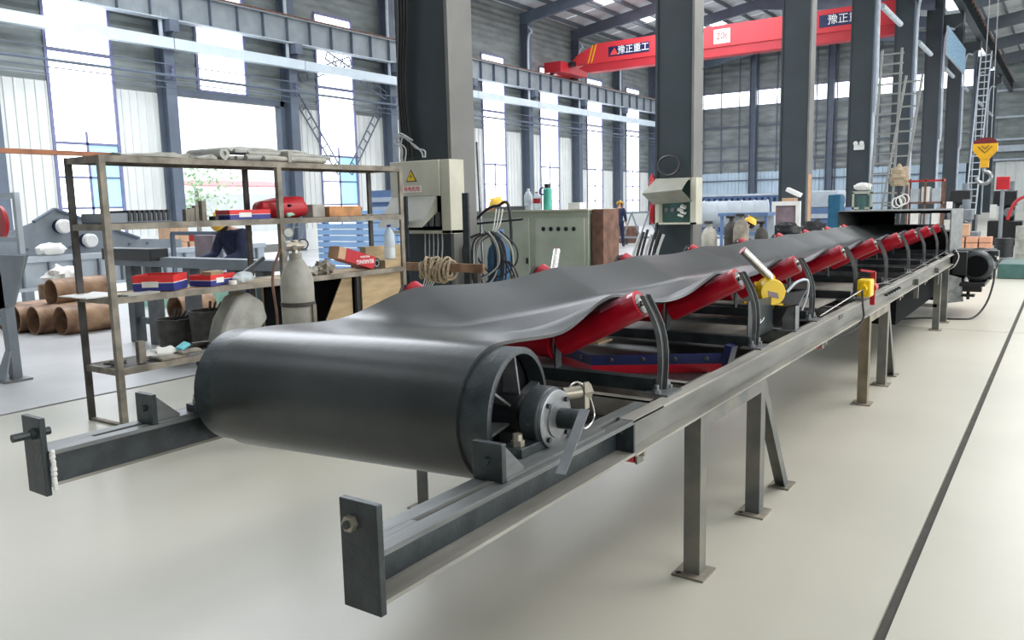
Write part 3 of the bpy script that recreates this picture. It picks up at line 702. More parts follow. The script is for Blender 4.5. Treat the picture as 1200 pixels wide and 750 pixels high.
for r in range(nr):
    a0, a1 = r * W, ((r + 1) % nr) * W
    for k in range(NU):
        fs.append((a0 + k, a0 + k + 1, a1 + k + 1, a1 + k)); fs.append((a0 + NU + 1 + k, a1 + NU + 1 + k, a1 + NU + 2 + k, a0 + NU + 2 + k))
    fs.append((a0, a1, a1 + NU + 1, a0 + NU + 1)); fs.append((a0 + NU, a0 + 2 * NU + 1, a1 + 2 * NU + 1, a1 + NU))
b.mesh(vs, fs)
obj('belt', b, m_belt, cv)
obj('head_pulley', B().lathe((CX - 0.58, HY, HZ), (1, 0, 0), [(0, 0.0), (0, HR), (1.16, HR), (1.16, 0.0)], 40), m_steel, cv)

# ---- troughing idlers
def roller(b, p0, p1, r):
    p0 = Vector(p0); p1 = Vector(p1); d = (p1 - p0); L_ = d.length
    b.lathe(p0, d, [(0.004, 0.0), (0.004, r - 0.018), (0, r - 0.014), (0, r), (L_, r), (L_, r - 0.014), (L_ - 0.006, r - 0.018), (L_ - 0.006, 0.0)], 24)
RR = 0.060
def idler(y):
    b = B(); b.prism([(CX - 0.70, y - 0.03, 0.875), (CX - 0.70, y + 0.03, 0.875), (CX - 0.70, y + 0.03, 0.93), (CX - 0.70, y - 0.03, 0.93)], (1.40, 0, 0))
    idl = obj('troughing_idler', b, m_steel, cv, smooth=False)
    for s in (1, -1):
        p0 = (sx(s, 0.250), y, 1.045); p1 = (sx(s, 0.632), y, 1.237)
        b = B(); roller(b, p0, p1, RR); obj('side_roller', b, m_red, idl)
        d = (Vector(p1) - Vector(p0)).normalized(); e = Vector(p1)
        b = B(); b.cyl(e - d * 0.004, e + d * 0.002, RR - 0.016, seg=20); b.cyl(e, e + d * 0.03, 0.013, seg=10); b.ball(e, 0.02, (0.6, 1, 1), 10); obj('end_cap', b, m_chrome, idl)
        # outer bracket: two thin bars with a bend
        for dy in (-0.028, 0.028):
            b = B()
            P = [(sx(s, 0.725), y + dy, 0.87), (sx(s, 0.732), y + dy, 1.0), (sx(s, 0.725), y + dy, 1.10), (sx(s, 0.700), y + dy, 1.18), (sx(s, 0.650), y + dy, 1.275)]
            P = bez(P, 5); 
            w_ = [Vector((s * 0.011, 0, 0))] * len(P)
            for i in range(len(P) - 1):
                b.prism([P[i] - w_[i], P[i] + w_[i], P[i + 1] + w_[i], P[i + 1] - w_[i]], (0, 0.004 if dy > 0 else -0.004, 0))
            obj('bracket_edge', b, m_prim, idl, smooth=False)
        b = B()
        P = bez([(sx(s, 0.722), y, 0.87), (sx(s, 0.729), y, 1.0), (sx(s, 0.722), y, 1.10), (sx(s, 0.697), y, 1.18), (sx(s, 0.648), y, 1.27)], 5)
        for i in range(len(P) - 1): b.bar(P[i], P[i + 1], 0.05, 0.004, up=(s, 0, 0))
        obj('outer_bracket', b, m_black, idl, smooth=False)
        b = B(); b.obox((sx(s, 0.73), y, 0.876), (0.11, 0.15, 0.008)); b.prism([(sx(s, 0.73), y + 0.03, 0.88), (sx(s, 0.73), y + 0.075, 0.88), (sx(s, 0.73), y + 0.03, 0.94)], (0.006, 0, 0)); obj('foot_plate', b, m_prim, idl, smooth=False)
        for dy in (-0.058, 0.06):
            b = B(); b.cyl((sx(s, 0.73), y + dy, 0.88), (sx(s, 0.73), y + dy, 0.895), 0.017, seg=6); b.cyl((sx(s, 0.73), y + dy, 0.895), (sx(s, 0.73), y + dy, 0.915), 0.009, seg=8); obj('foot_bolt', b, m_bare, idl)
        b = B(); b.box(sx(s, 0.225) - 0.004, sx(s, 0.225) + 0.004, y - 0.025, y + 0.025, 0.93, 1.075); obj('inner_bracket', b, m_steel, idl, smooth=False)
    b = B(); roller(b, (CX - 0.21, y, 1.032), (CX + 0.21, y, 1.032), RR); obj('centre_roller', b, m_red, idl)
    b = B(); d = Vector((0.382, 0, 0.192)).normalized(); n_ = Vector((-d.z, 0, d.x)); q0 = Vector((sx(1, 0.632), y, 1.237)) - d * 0.17
    for k in range(7):
        a = -0.1 - k * 0.13; u_ = n_ * math.cos(a) + Vector((0, 1, 0)) * math.sin(a); b.bar(q0 + u_ * (RR + 0.001), q0 + d * 0.14 + u_ * (RR + 0.001), 0.003, 0.0012, up=tuple(u_))
    obj('print_label', b, m_pink, idl, smooth=False, kind='stuff')
    return idl
idl0 = idler(IY[0])
for y in IY[1:]: duppart(idl0, cv, (0, y - IY[0], 0))
# ---- return rollers under the beams
b = B(); roller(b, (CX - 0.70, 2.84, ZB - 0.058), (CX + 0.72, 2.84, ZB - 0.058), 0.045); r0 = obj('return_roller', b, m_red, cv)
for s in (1, -1):
    b = B(); b.box(sx(s, 0.73) - 0.004, sx(s, 0.73) + 0.004, 2.81, 2.87, ZB - 0.1, 0.738); obj('roller_hanger', b, m_leg, r0, smooth=False)
    obj('axle_nut', B().cyl((sx(s, 0.72), 2.84, ZB - 0.058), (sx(s, 0.755), 2.84, ZB - 0.058), 0.014, seg=8), m_brass, r0)
for dy in (2.9, 4.6, 6.0, 7.7): duppart(r0, cv, (0, dy, 0))
# ---- cross members, deck plates, plough
for y in [2.93, 3.30, 5.0, 6.2, 7.3, 8.6, 9.8, 10.9, 12.0]:
    b = B(); b.box(CX - 0.73, CX + 0.73, y, y + 0.008, 0.77, 0.862); b.box(CX - 0.73, CX + 0.73, y, y + 0.045, 0.855, 0.863); b.box(CX - 0.73, CX + 0.73, y, y + 0.045, 0.768, 0.776)
    obj('cross_channel', b, m_primb if y < 4 else m_prim, cv, smooth=False)
tag(obj('wood_edge', B().box(CX - 0.3, CX + 0.60, 4.36, 4.378, 0.868, 0.884), m_wood, cv, smooth=False))
for y0, y1 in ((4.38, 4.95), (6.0, 6.6), (7.0, 7.9)):
    obj('deck_plate', B().box(CX - 0.66, CX + 0.62, y0, y1, 0.872, 0.88), m_primb, cv, smooth=False)
obj('deck_plate', B().box(CX - 0.72, CX - 0.05, 3.95, 4.12, 0.873, 0.885), m_wood, cv, smooth=False)
t_ = B(); t_.prism([(CX + 0.64, 4.40, 0.88), (CX + 0.64, 4.86, 0.88), (CX + 0.64, 4.86, 1.08), (CX + 0.64, 4.40, 1.10)], (0.006, 0, 0)); sp = obj('side_skirt_plate', t_, m_steel, cv, smooth=False)
b = B(); pts_ = [(CX + 0.648, 4.50 + 0.014 * k + 0.03 * math.sin(k * 1.3), 0.965 + 0.012 * math.cos(k * 1.7)) for k in range(12)]; b.tube(bez(pts_, 3), 0.0025, 5); obj('chalk_mark', b, m_white, sp)
for s in (1, -1):
    a = Vector((CX, 3.78, 0)); e = Vector((sx(s, 0.60), 4.16, 0))
    b = B(); d = e - a; b.prism([a + Vector((0, 0, .79)), e + Vector((0, 0, .79)), e + Vector((0, 0, .845)), a + Vector((0, 0, .845))], (0, 0.02, 0)); pl = obj('plough_blade', b, m_navyp, cv, smooth=False)
    b = B(); b.prism([a + Vector((0, -.004, .745)), e + Vector((0, -.004, .745)), e + Vector((0, -.004, .79)), a + Vector((0, -.004, .79))], (0, 0.02, 0)); obj('scraper_strip', b, m_red, pl, smooth=False)
    b = B()
    for k in range(4): q = a + d * (0.15 + 0.24 * k); b.cyl((q.x, q.y - 0.002, 0.82), (q.x, q.y - 0.012, 0.82), 0.012, seg=6)
    obj('blade_bolt', b, m_bare, pl)
obj('plough_foot', B().obox((CX + 0.61, 4.20, 0.83), (0.04, 0.10, 0.12), (0, 0.25, 0)), m_navyp, cv, smooth=False)
# ---- legs
def leg(s, y, m, name='leg'):
    xo = sx(s, HW); xi = sx(s, HW - 0.075)
    b = B(); b.box(min(xo, xi), max(xo, xi), y, y + 0.006, 0.01, 0.717); b.box(xo - (0.006 if s > 0 else 0), xo + (0 if s > 0 else 0.006), y + 0.006, y + 0.075, 0.01, 0.717)
    l = obj(name, b, m, cv, smooth=False)
    b = B(); b.box(min(xo, xi) - 0.04, max(xo, xi) + 0.035, y - 0.045, y + 0.115, 0.0, 0.01); obj('base_plate', b, m_brass if False else m_rack, l, bevel=0.001)
    obj('anchor_bolt', B().cyl((xi - s * 0.015, y - 0.02, 0.0105), (xi - s * 0.015, y - 0.02, 0.014), 0.011, seg=10), m_black, l)
    return l
for s in (1, -1):
    for y, m in ((3.26, m_leg), (4.10, m_leg), (6.86, m_legr), (7.66, m_leg), (11.2, m_leg), (11.95, m_leg)): leg(s, y, m)
    for (ya, yb2, yf) in ((4.16, 4.62, 4.62), (7.72, 8.14, 8.14)):
        xo = sx(s, HW - 0.035)
        b = B(); b.bar((xo, ya, 0.70), (xo, yf, 0.012), 0.065, 0.012, up=(0, 1, 0)); b.bar((xo + s * 0.03, ya, 0.70), (xo + s * 0.03, yf, 0.012), 0.006, 0.06, up=(0, 0, 1))
        br = obj('brace', b, m_leg, cv, smooth=False)
        obj('base_plate', B().box(xo - 0.06, xo + 0.06, yf - 0.06, yf + 0.09, 0, 0.01), m_rack, br, smooth=False)
    for y0, y1, m in ((3.26, 4.17, m_leg), (6.86, 7.73, m_rack)):
        w0, w1 = sx(s, HW - 0.075), sx(s, HW)
        b = B(); e_ = 0.002 * s; b.box(min(w0, w1 + e_), max(w0, w1 + e_), y0 - 0.004, y1 + 0.004, 0.718, 0.729); b.prism([(w1 + e_, y0 - 0.004, 0.67), (w1 + e_, y1 + 0.004, 0.67), (w1 + e_, y1 + 0.004, 0.717), (w1 + e_, y0 - 0.004, 0.717)], (-0.006 * s, 0, 0)); obj('leg_cap_rail', b, m, cv, smooth=False)
obj('tie_bar', B().box(CX - HW + 0.03, CX + HW - 0.03, 11.2, 11.24, 0.29, 0.33), m_leg, cv, smooth=False)
# ---- misalignment switch (yellow) with guide roller, right side
def bolt_row(b, pts, d, r): [b.cyl(p, Vector(p) + Vector(d), r, seg=6) for p in pts]
b = B(); b.box(sx(1, HW - 0.13), sx(1, HW - 0.055), 4.90, 4.905, 0.872, 1.04); b.box(sx(1, HW - 0.06), sx(1, HW - 0.055), 4.90, 4.99, 0.872, 1.04); b.box(sx(1, HW - 0.15), sx(1, HW - 0.04), 4.87, 5.0, 0.872, 0.88)
sp = obj('switch_post', b, m_prim, cv, smooth=False)
b = B(); b.obox((sx(1, HW - 0.10), 4.97, 1.055), (0.14, 0.22, 0.008), (0.3, -0.2, 0)); b.obox((sx(1, HW - 0.17), 4.90, 0.98), (0.10, 0.008, 0.12), (0.0, 0.4, 0)); obj('switch_bracket', b, m_black, sp, smooth=False)
sc = Vector((sx(1, HW - 0.19), 4.86, 1.105)); sd = Vector((0.62, -0.78, 0.06)).normalized()
b = B(); b.lathe(sc - sd * 0.05, sd, [(0, 0), (0, 0.088), (0.018, 0.09), (0.018, 0.082), (0.075, 0.080), (0.088, 0.073), (0.088, 0)], 32)
ms = obj('misalignment_switch', b, m_yellow, cv)
sr = sd.cross(Vector((0, 0, 1))).normalized(); su = sr.cross(sd)
b = B()
for k in range(5):
    a = 0.6 + k * 2 * PI / 5; q = sc - sd * 0.05 + (sr * math.cos(a) + su * math.sin(a)) * 0.092; b.cyl(q, q + sd * 0.022, 0.014, seg=10)
b.bar(sc - su * 0.075 - sr * 0.07 , sc - su * 0.055 + sr * 0.17, 0.012, 0.035, up=tuple(sd))
obj('lug', b, m_yellow, ms)
b = B(); R_ = Matrix((sr, su, sd)).transposed(); q = sc + sd * 0.0395 - su * 0.01
b.mesh([q + R_ @ Vector(v) for v in ((-.033, -.028, 0), (.027, -.012, 0), (.033, .022, 0), (-.027, .006, 0), (-.033, -.028, .002), (.027, -.012, .002), (.033, .022, .002), (-.027, .006, .002))], [(0, 1, 2, 3), (4, 5, 6, 7), (0, 1, 5, 4), (1, 2, 6, 5), (2, 3, 7, 6), (3, 0, 4, 7)])
obj('rating_plate', b, m_mauve, ms, smooth=False)
ra = Vector((sc.x, sc.y, sc.z + 0.085)); rb = ra + Vector((-0.13, -0.13, 0.17))
d = (rb - ra).normalized()
b = B(); b.cyl(ra - d * 0.04, ra + d * 0.02, 0.008, seg=8); b.cyl(ra + d * 0.01, rb, 0.025, seg=20); gr = obj('guide_roller', b, m_chrome, ms)
obj('roller_cap', B().cyl(rb, rb + d * 0.006, 0.023, seg=16), m_red, ms)
obj('conduit', B().tube(bez([(sc.x + 0.07, 4.95, 1.10), (sc.x + 0.10, 5.02, 1.15), (sc.x + 0.13, 5.1, 1.165), (sc.x + 0.14, 5.16, 1.14), (sc.x + 0.13, 5.17, 1.05), (sc.x + 0.11, 5.14, 0.97)], 6), 0.008, 8), m_greyl, ms)
# guide roller of the switch on the far side
b = B(); q = Vector((CX - HW + 0.17, 4.45, 1.18)); b.cyl(q, q + Vector((-0.06, 0.16, 0.17)), 0.026, seg=16); g2 = obj('guide_roller', b, m_chrome, cv)
obj('roller_cap', B().cyl(q + Vector((-0.06, 0.16, 0.17)), q + Vector((-0.062, 0.165, 0.176)), 0.024, seg=16), m_red, g2)
# ---- pull cord switch
xp = CX + HW + 0.005
ps = obj('pull_cord_switch', B().box(xp - 0.06, xp + 0.04, 6.60, 6.74, 0.90, 1.035), m_yellow, cv, bevel=0.012)
b = B(); b.box(xp - 0.05, xp - 0.0, 6.58, 6.60, 0.92, 1.02); b.cyl((xp - 0.01, 6.60, 0.97), (xp - 0.01, 6.55, 0.97), 0.03, seg=14); obj('gland', b, m_yellow, ps)
b = B(); b.box(xp + 0.0, xp + 0.035, 6.80, 6.83, 0.82, 1.08); b.cyl((xp + 0.02, 6.74, 0.96), (xp + 0.02, 6.84, 0.96), 0.035, seg=12); b.bar((xp + 0.02, 6.82, 1.08), (xp - 0.06, 6.70, 1.10), 0.02, 0.015); obj('trip_lever', b, m_redd, ps, smooth=False)
obj('switch_cable', B().tube(bez([(xp - 0.01, 6.55, 0.96), (xp + 0.0, 6.54, 0.85), (xp + 0.005, 6.55, 0.74), (xp - 0.05, 6.45, 0.66), (xp - 0.2, 6.2, 0.60)], 6), 0.008, 6), m_hose, ps)
obj('pull_cord', B().tube(bez([(xp + 0.0, 6.58, 0.97), (xp - 0.03, 6.0, 0.93), (xp - 0.06, 5.5, 0.89)], 6), 0.0035, 5), m_chrome, ps)
obj('pull_cord', B().tube(bez([(xp + 0.0, 6.84, 0.97), (xp - 0.03, 8.5, 0.91), (xp - 0.03, 12.2, 0.96)], 6), 0.0035, 5), m_chrome, ps)
# ---- head hood / chute
hd = obj('discharge_hood', B().box(CX - 0.73, CX + 0.75, 12.62, 14.1, 1.458, 1.468), m_prim, cv, smooth=False)
obj('hood_wall', B().box(CX + 0.735, CX + 0.75, 12.62, 14.1, 0.55, 1.458), m_prim, hd, smooth=False)
obj('hood_wall', B().box(CX - 0.73, CX - 0.715, 12.62, 14.1, 0.55, 1.458), m_steel, hd, smooth=False)
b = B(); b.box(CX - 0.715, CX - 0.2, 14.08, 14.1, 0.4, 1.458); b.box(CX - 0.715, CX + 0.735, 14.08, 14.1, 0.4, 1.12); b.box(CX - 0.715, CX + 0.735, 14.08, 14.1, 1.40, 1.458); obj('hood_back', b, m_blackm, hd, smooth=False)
obj('inner_sheet', B().box(CX - 0.744, CX + 0.70, 12.7, 14.07, 1.445, 1.456), m_blackm, hd, smooth=False)  # black sheet painting the dark inside under the hood top
b = B()
b.prism([(CX - 0.74, 12.3, 0.72), (CX + 0.70, 12.3, 0.72), (CX + 0.60, 12.6, 0.22), (CX - 0.64, 12.6, 0.22)], (0, 0.02, 0))
b.prism([(CX + 0.70, 12.3, 0.72), (CX + 0.70, 14.0, 0.72), (CX + 0.60, 13.8, 0.22), (CX + 0.60, 12.6, 0.22)], (0.01, 0, 0))
b.prism([(CX - 0.74, 12.3, 0.72), (CX - 0.74, 14.0, 0.72), (CX - 0.64, 13.8, 0.22), (CX - 0.64, 12.6, 0.22)], (-0.01, 0, 0))
b.prism([(CX - 0.74, 14.0, 0.72), (CX + 0.70, 14.0, 0.72), (CX + 0.60, 13.8, 0.22), (CX - 0.64, 13.8, 0.22)], (0, 0.02, 0))
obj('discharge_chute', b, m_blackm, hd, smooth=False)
b = B(); b.box(CX - 0.70, CX + 0.72, 8.7, 12.28, 0.40, 0.41); b.box(CX + 0.71, CX + 0.72, 8.7, 12.28, 0.41, 0.725); b.box(CX - 0.70, CX - 0.69, 8.7, 12.28, 0.41, 0.725); b.box(CX - 0.69, CX + 0.71, 8.7, 8.71, 0.41, 0.70); obj('return_dark_box', b, m_blackm, cv, smooth=False)  # added black box filling the dark area under the return belt
b = B(); b.prism([(CX + 0.72, 12.35, 0.62), (CX + 0.92, 12.5, 0.55), (CX + 0.95, 12.6, 0.22), (CX + 0.72, 12.4, 0.20)], (0, 0.01, 0)); obj('chute_flap', b, m_prim, hd, smooth=False)
# ---- drive
mx, my, mz = -1.00, 12.55, 0.705
b = B(); b.lathe((mx, my, mz), (0, 1, 0), [(0, 0), (0.0, 0.15), (0.015, 0.18), (0.04, 0.205), (0.20, 0.208), (0.20, 0.19), (0.62, 0.19), (0.64, 0.22), (0.66, 0.22), (0.66, 0.12), (0.8, 0.11)], 36)
mo = obj('drive_motor', b, m_steel, cv)
b = B(); b.lathe((mx, my - 0.003, mz), (0, 1, 0), [(0, 0), (0.0, 0.145), (0.01, 0.15)], 32); obj('fan_grille', b, m_blackm, mo)
b = B()
for k in range(30):
    a = 2 * PI * k / 30; q = Vector((mx + 0.19 * math.cos(a), 0, mz + 0.19 * math.sin(a))); e = Vector((mx + 0.212 * math.cos(a), 0, mz + 0.212 * math.sin(a)))
    b.bar((q.x, my + 0.22, q.z), (q.x, my + 0.60, q.z), 0.006, 0.03, up=(math.cos(a), 0, math.sin(a)))
obj('cooling_fin', b, m_steel, mo, smooth=False, kind='stuff')
obj('terminal_box', B().box(mx + 0.12, mx + 0.24, my + 0.28, my + 0.45, mz + 0.05, mz + 0.2), m_steel, mo, bevel=0.01)
b = B(); b.cyl((mx + 0.18, my + 0.3, mz - 0.02), (mx + 0.2, my + 0.22, mz - 0.05), 0.025, seg=10); b.cyl((mx + 0.2, my + 0.25, mz + 0.12), (mx + 0.24, my + 0.2, mz + 0.1), 0.02, seg=10); obj('cable_gland', b, m_chrome, mo)
b = B(); b.box(CX + HW - 0.05, mx + 0.17, 12.85, 13.6, mz - 0.2, mz + 0.19); b.box(CX + HW - 0.02, mx - 0.1, 12.5, 12.9, mz - 0.12, mz + 0.2); b.cyl((mx - 0.3, 12.7, mz + 0.19), (mx + 0.05, 12.7, mz + 0.19), 0.03, seg=10); gb = obj('gearbox', b, m_black, cv, bevel=0.02)
b = B(); b.box(CX + HW - 0.02, mx + 0.12, 12.5, 13.3, 0.44, 0.49); b.box(mx - 0.17, mx + 0.08, 12.55, 12.7, 0.36, 0.44); b.cyl((mx - 0.08, 12.62, 0.25), (mx - 0.08, 12.62, 0.50), 0.022, seg=10); b.box(mx - 0.15, mx - 0.0, 12.55, 12.69, 0.29, 0.32); obj('torque_bracket', b, m_black, cv, bevel=0.004)
obj('mount_foot', B().cyl((mx - 0.12, 12.6, 0.50), (mx - 0.12, 12.6, 0.58), 0.06, 0.03, seg=12), m_chrome, gb)
obj('motor_cable', B().tube(bez([(mx + 0.21, 12.75, 0.66), (mx + 0.2, 12.7, 0.45), (mx + 0.14, 12.6, 0.2), (mx + 0.02, 12.45, 0.03), (-1.15, 12.3, 0.014), (-1.6, 12.2, 0.014), (-2.1, 11.6, 0.014)], 8), 0.013, 8), m_hose, cv)
obj('control_wire', B().tube(bez([(mx - 0.25, 12.55, 0.93), (mx - 0.2, 12.45, 0.84), (mx - 0.24, 12.4, 0.72), (mx - 0.32, 12.4, 0.66)], 6), 0.008, 6), m_hoseg, gb)

# ================================================================== STORAGE RACK, left
RX0, RX1 = -6.50, -6.03
RY = [3.38, 5.04, 6.70]
rk = thing('storage_rack', 'weathered steel storage rack with three shelves, left of the conveyor', 'rack', (-6.27, 5.04, 0))
for y in RY:
    for x in (RX0, RX1):
        near = (x == RX1)
        m = m_rack if near else m_rackd
        tk = 0.045 if (near and y < 6) else 0.028
        b = B(); b.box(x - tk / 2, x + tk / 2, y - 0.025, y + 0.025, 0, 2.10); obj('post', b, m, rk, smooth=False)
for z in (2.10, 1.585, 1.02, 0.46):
    ylast = RY[2] if z > 0.6 else 5.04
    b = B()
    for x in (RX0, RX1): b.box(x - 0.02, x + 0.02, RY[0], ylast, z - 0.05, z)
    for y in RY:
        if y <= ylast: b.box(RX0, RX1, y - 0.02, y + 0.02, z - 0.05, z - 0.002)
    obj('shelf_frame', b, m_rack, rk, smooth=False)
    b = B(); b.box(RX0 + 0.02, RX1 - 0.02, RY[0] + 0.02, ylast - 0.02, z - 0.012, z - 0.004); obj('shelf_board', b, m_rackd if z != 1.02 else m_wood, rk, smooth=False)
obj('floor_bar', B().box(RX0, RX1, 3.36, 3.40, 0.0, 0.02), m_rack, rk, smooth=False)
o = obj('rusty_bar', B().box(-6.27, -6.22, 1.6, 3.62, 2.101, 2.135), m_orust); tag(o, 'orange rusty bar on the rack top, sticking out to the left edge', 'bar')
# on the top
def crumpled(name, x0, x1, y0, y1, z, amp, n, m, label, cat, th=0.01, sag=0.0, seed=1):
    rnd = random.Random(seed); nx, ny = n; vs = []
    for lay in (0, 1):
        for i in range(nx + 1):
            for j in range(ny + 1):
                rnd2 = random.Random(seed * 97 + i * 31 + j)
                e = rnd2.uniform(0, amp)
                vs.append((x0 + (x1 - x0) * i / nx + rnd2.uniform(-.4, .4) * (x1 - x0) / nx * .5, y0 + (y1 - y0) * j / ny + rnd2.uniform(-.4, .4) * (y1 - y0) / ny * .5, z + (e + th if lay == 0 else e * 0.0)))
    N = (nx + 1) * (ny + 1); fs = []
    for i in range(nx):
        for j in range(ny):
            a = i * (ny + 1) + j; fs += [(a, a + 1, a + ny + 2, a + ny + 1), (N + a, N + a + ny + 1, N + a + ny + 2, N + a + 1)]
    for j in range(ny): fs += [(j, N + j, N + j + 1, j + 1), (nx * (ny + 1) + j, nx * (ny + 1) + j + 1, N + nx * (ny + 1) + j + 1, N + nx * (ny + 1) + j)]
    for i in range(nx): a = i * (ny + 1); fs += [(a, a + ny + 1, N + a + ny + 1, N + a), (a + ny, N + a + ny, N + a + 2 * ny + 1, a + 2 * ny + 1)]
    return tag(obj(name, B().mesh(vs, fs), m), label, cat)
crumpled('metal_sheet', -6.52, -6.02, 3.55, 4.42, 2.103, 0.03, (4, 12), m_tarp, 'pale wavy metal sheet lying on the near end of the rack top', 'sheet', seed=4)
crumpled('tarpaulin', -6.52, -6.22, 4.75, 5.60, 2.185, 0.05, (4, 9), m_tarp, 'grey tarpaulin over the bundled tubes on the rack top', 'tarpaulin', th=0.012, seed=9)
o = obj('rolled_mat', B().lathe((-6.5, 4.47, 2.156), (1, 0.06, 0), [(0, 0.02), (0, 0.052), (0.45, 0.052), (0.45, 0.02), (0.43, 0.02), (0.43, 0.0)], 20), m_tarp); tag(o, 'rolled-up grey mat between the metal sheet and the tube bundle', 'mat')
tl = ['lowest of the bundled grey tubes, at the shelf edge', 'tube in the bundle with a square end cap, second from the shelf edge', 'middle tube of the bundle under the tarpaulin', 'tube of the bundle resting on top of the middle one', 'inner tube of the bundle, farthest from the shelf edge', 'short tube poking out farthest right of the bundle']
for k, (x, z, y0, y1, r) in enumerate(((-6.04, 2.128, 4.9, 5.62, 0.024), (-6.10, 2.132, 4.75, 5.55, 0.028), (-6.17, 2.128, 4.7, 5.72, 0.024), (-6.13, 2.172, 4.8, 5.66, 0.02), (-6.28, 2.13, 4.7, 5.75, 0.026), (-6.22, 2.168, 5.0, 5.85, 0.02))):
    b = B(); b.cyl((x, y0, z), (x + 0.02, y1, z + 0.0), r, seg=12)
    o = obj('metal_tube', b, m_tarp if k % 2 else m_cyl); tag(o, tl[k], 'tube', 'tubes bundled on the rack top')
tag(obj('angle_offcut', B().box(-6.1, -6.0, 5.15, 5.19, 2.101, 2.2), m_cyl), 'short upright angle offcut at the rack top edge', 'offcut')
# shelf at eye level
t = thing('ribbed_block', 'dark ribbed rubber block at the near end of the upper shelf', 'block', (-6.27, 3.62, 1.585))
obj('body', B().box(-6.46, -6.10, 3.42, 3.97, 1.586, 1.665), m_grey, t, bevel=0.006)
for k in range(9): obj('rib', B().box(-6.45, -6.09, 3.60 + k * 0.042, 3.622 + k * 0.042, 1.6, 1.685), m_black, t, smooth=False)
for k, (y, h, w_, l) in enumerate(((4.13, 0.10, 0.05, 'short square steel stub, leftmost on the upper shelf'), (4.19, 0.11, 0.04, 'square steel stub beside the leftmost one on the upper shelf'), (4.25, 0.13, 0.03, 'thin steel stub just left of the tallest'), (4.33, 0.17, 0.045, 'tallest upright steel stub on the upper shelf'))):
    tag(obj('steel_stub', B().box(-6.18 - k * 0.02, -6.13 - k * 0.02, y, y + w_, 1.586, 1.586 + h), m_rack, bevel=0.002), l, 'offcut', 'steel stubs on the upper shelf')
tag(obj('steel_ring', B().lathe((-6.2, 4.46, 1.586), (0, 0, 1), [(0, 0.05), (0.035, 0.05), (0.035, 0.03), (0, 0.03), (0, 0.05)], 20), m_black), 'flat dark steel ring lying right of the tallest stub', 'ring')
def carton(name, x, y, z, lx, ly, h, top, bot, label, rz=0.0, label_front=False):
    t = thing(name, label, 'box', (x, y, z)); R = lambda b: b
    def part(n, bb, m):
        o = obj(n, bb, m, t, smooth=False); return o
    w = 0.006; lf = label_front
    for n, z0, z1, m in (('lower_band', 0.001, h * 0.5, bot), ('upper_band', h * 0.55, h, top), ('white_line', h * 0.5, h * 0.55, m_paper)):
        b = B()
        b.box(x - lx / 2, x + lx / 2, y - ly / 2, y - ly / 2 + w, z + z0, z + z1); b.box(x - lx / 2, x + lx / 2, y + ly / 2 - w, y + ly / 2, z + z0, z + z1)
        b.box(x - lx / 2, x - lx / 2 + w, y - ly / 2 + w, y + ly / 2 - w, z + z0, z + z1); b.box(x + lx / 2 - w, x + lx / 2, y - ly / 2 + w, y + ly / 2 - w, z + z0, z + z1)
        part(n, b, m)
    part('inner_sheet', B().box(x - lx / 2 + w, x + lx / 2 - w, y - ly / 2 + w, y + ly / 2 - w, z + 0.002, z + 0.01), m_card)
    b = B(); q = x + lx / 2
    part('paper_label', B().box(x - lx * 0.28, x + lx * 0.12, y - ly / 2 - 0.002, y - ly / 2, z + h * 0.25, z + h * 0.62) if lf else B().box(q, q + 0.002, y - ly * 0.28, y + ly * 0.02, z + h * 0.25, z + h * 0.72), m_paper)
    t.rotation_euler = (0, 0, rz); return t
carton('parts_carton', -6.29, 3.95, 1.021, 0.33, 0.33, 0.13, m_boxred, m_boxblue, 'larger open red and blue carton on the middle shelf, near end', 0.66, True)
carton('parts_carton', -6.24, 4.42, 1.021, 0.22, 0.34, 0.095, m_boxred, m_boxblue, 'smaller open red and blue carton with a paper bundle in it', 0.30)
carton('parts_carton', -6.17, 4.74, 1.586, 0.2, 0.44, 0.085, m_boxred, m_boxblue, 'flat red and blue carton on the upper shelf, left of the red bag', 0.0)
tag(obj('paper_bundle', B().obox((-6.25, 4.43, 1.09), (0.10, 0.17, 0.10), (0, 0, 0.3)), m_wood, bevel=0.006), 'beige paper bundle sitting in the smaller red and blue carton', 'paper')
tag(obj('bundle_of_parts', B().obox((-6.29, 3.95, 1.055), (0.26, 0.26, 0.05), (0, 0, 0.66)), m_rack, bevel=0.01), 'brown metal parts lying inside the larger open carton', 'parts')
# red bag
t = thing('red_bag', 'red woven bag lying open on the upper shelf', 'bag', (-6.18, 5.15, 1.586))
b = B(); b.lathe((-6.20, 4.90, 1.68), (0.12, 1, 0), [(0, 0.0), (0.0, 0.05), (0.03, 0.075), (0.18, 0.088), (0.34, 0.098), (0.46, 0.105), (0.50, 0.092), (0.47, 0.085), (0.36, 0.07), (0.34, 0)], 22)
for v in b.bm.verts:
    v.co.z = max(1.588, v.co.z + 0.014 * math.sin(v.co.y * 27 + v.co.x * 43)); v.co.x += 0.012 * math.sin(v.co.y * 31 + v.co.z * 40)
obj('bag_body', b, m_redd, t)
b = B(); b.obox((-6.11, 5.26, 1.668), (0.05, 0.19, 0.10), (0, 0.25, 0.12)); obj('mouth_shade', b, m_blackm, t, bevel=0.02)  # solid black block, shade of the bag opening put into colour
b = B(); b.obox((-6.095, 5.22, 1.63), (0.06, 0.13, 0.04), (0.25, 0.3, 0.1)); obj('green_lining', b, m_glass_g, t, bevel=0.012)
tag(obj('wooden_block', B().box(-6.24, -6.06, 5.68, 6.12, 1.586, 1.69), m_woodo, bevel=0.004), 'orange wooden block on the upper shelf right of the red bag', 'block')
tag(obj('mesh_block', B().box(-6.26, -6.10, 5.50, 5.66, 1.586, 1.71), m_cyl, bevel=0.006), 'speckled grey block between red bag and orange wooden block', 'block')
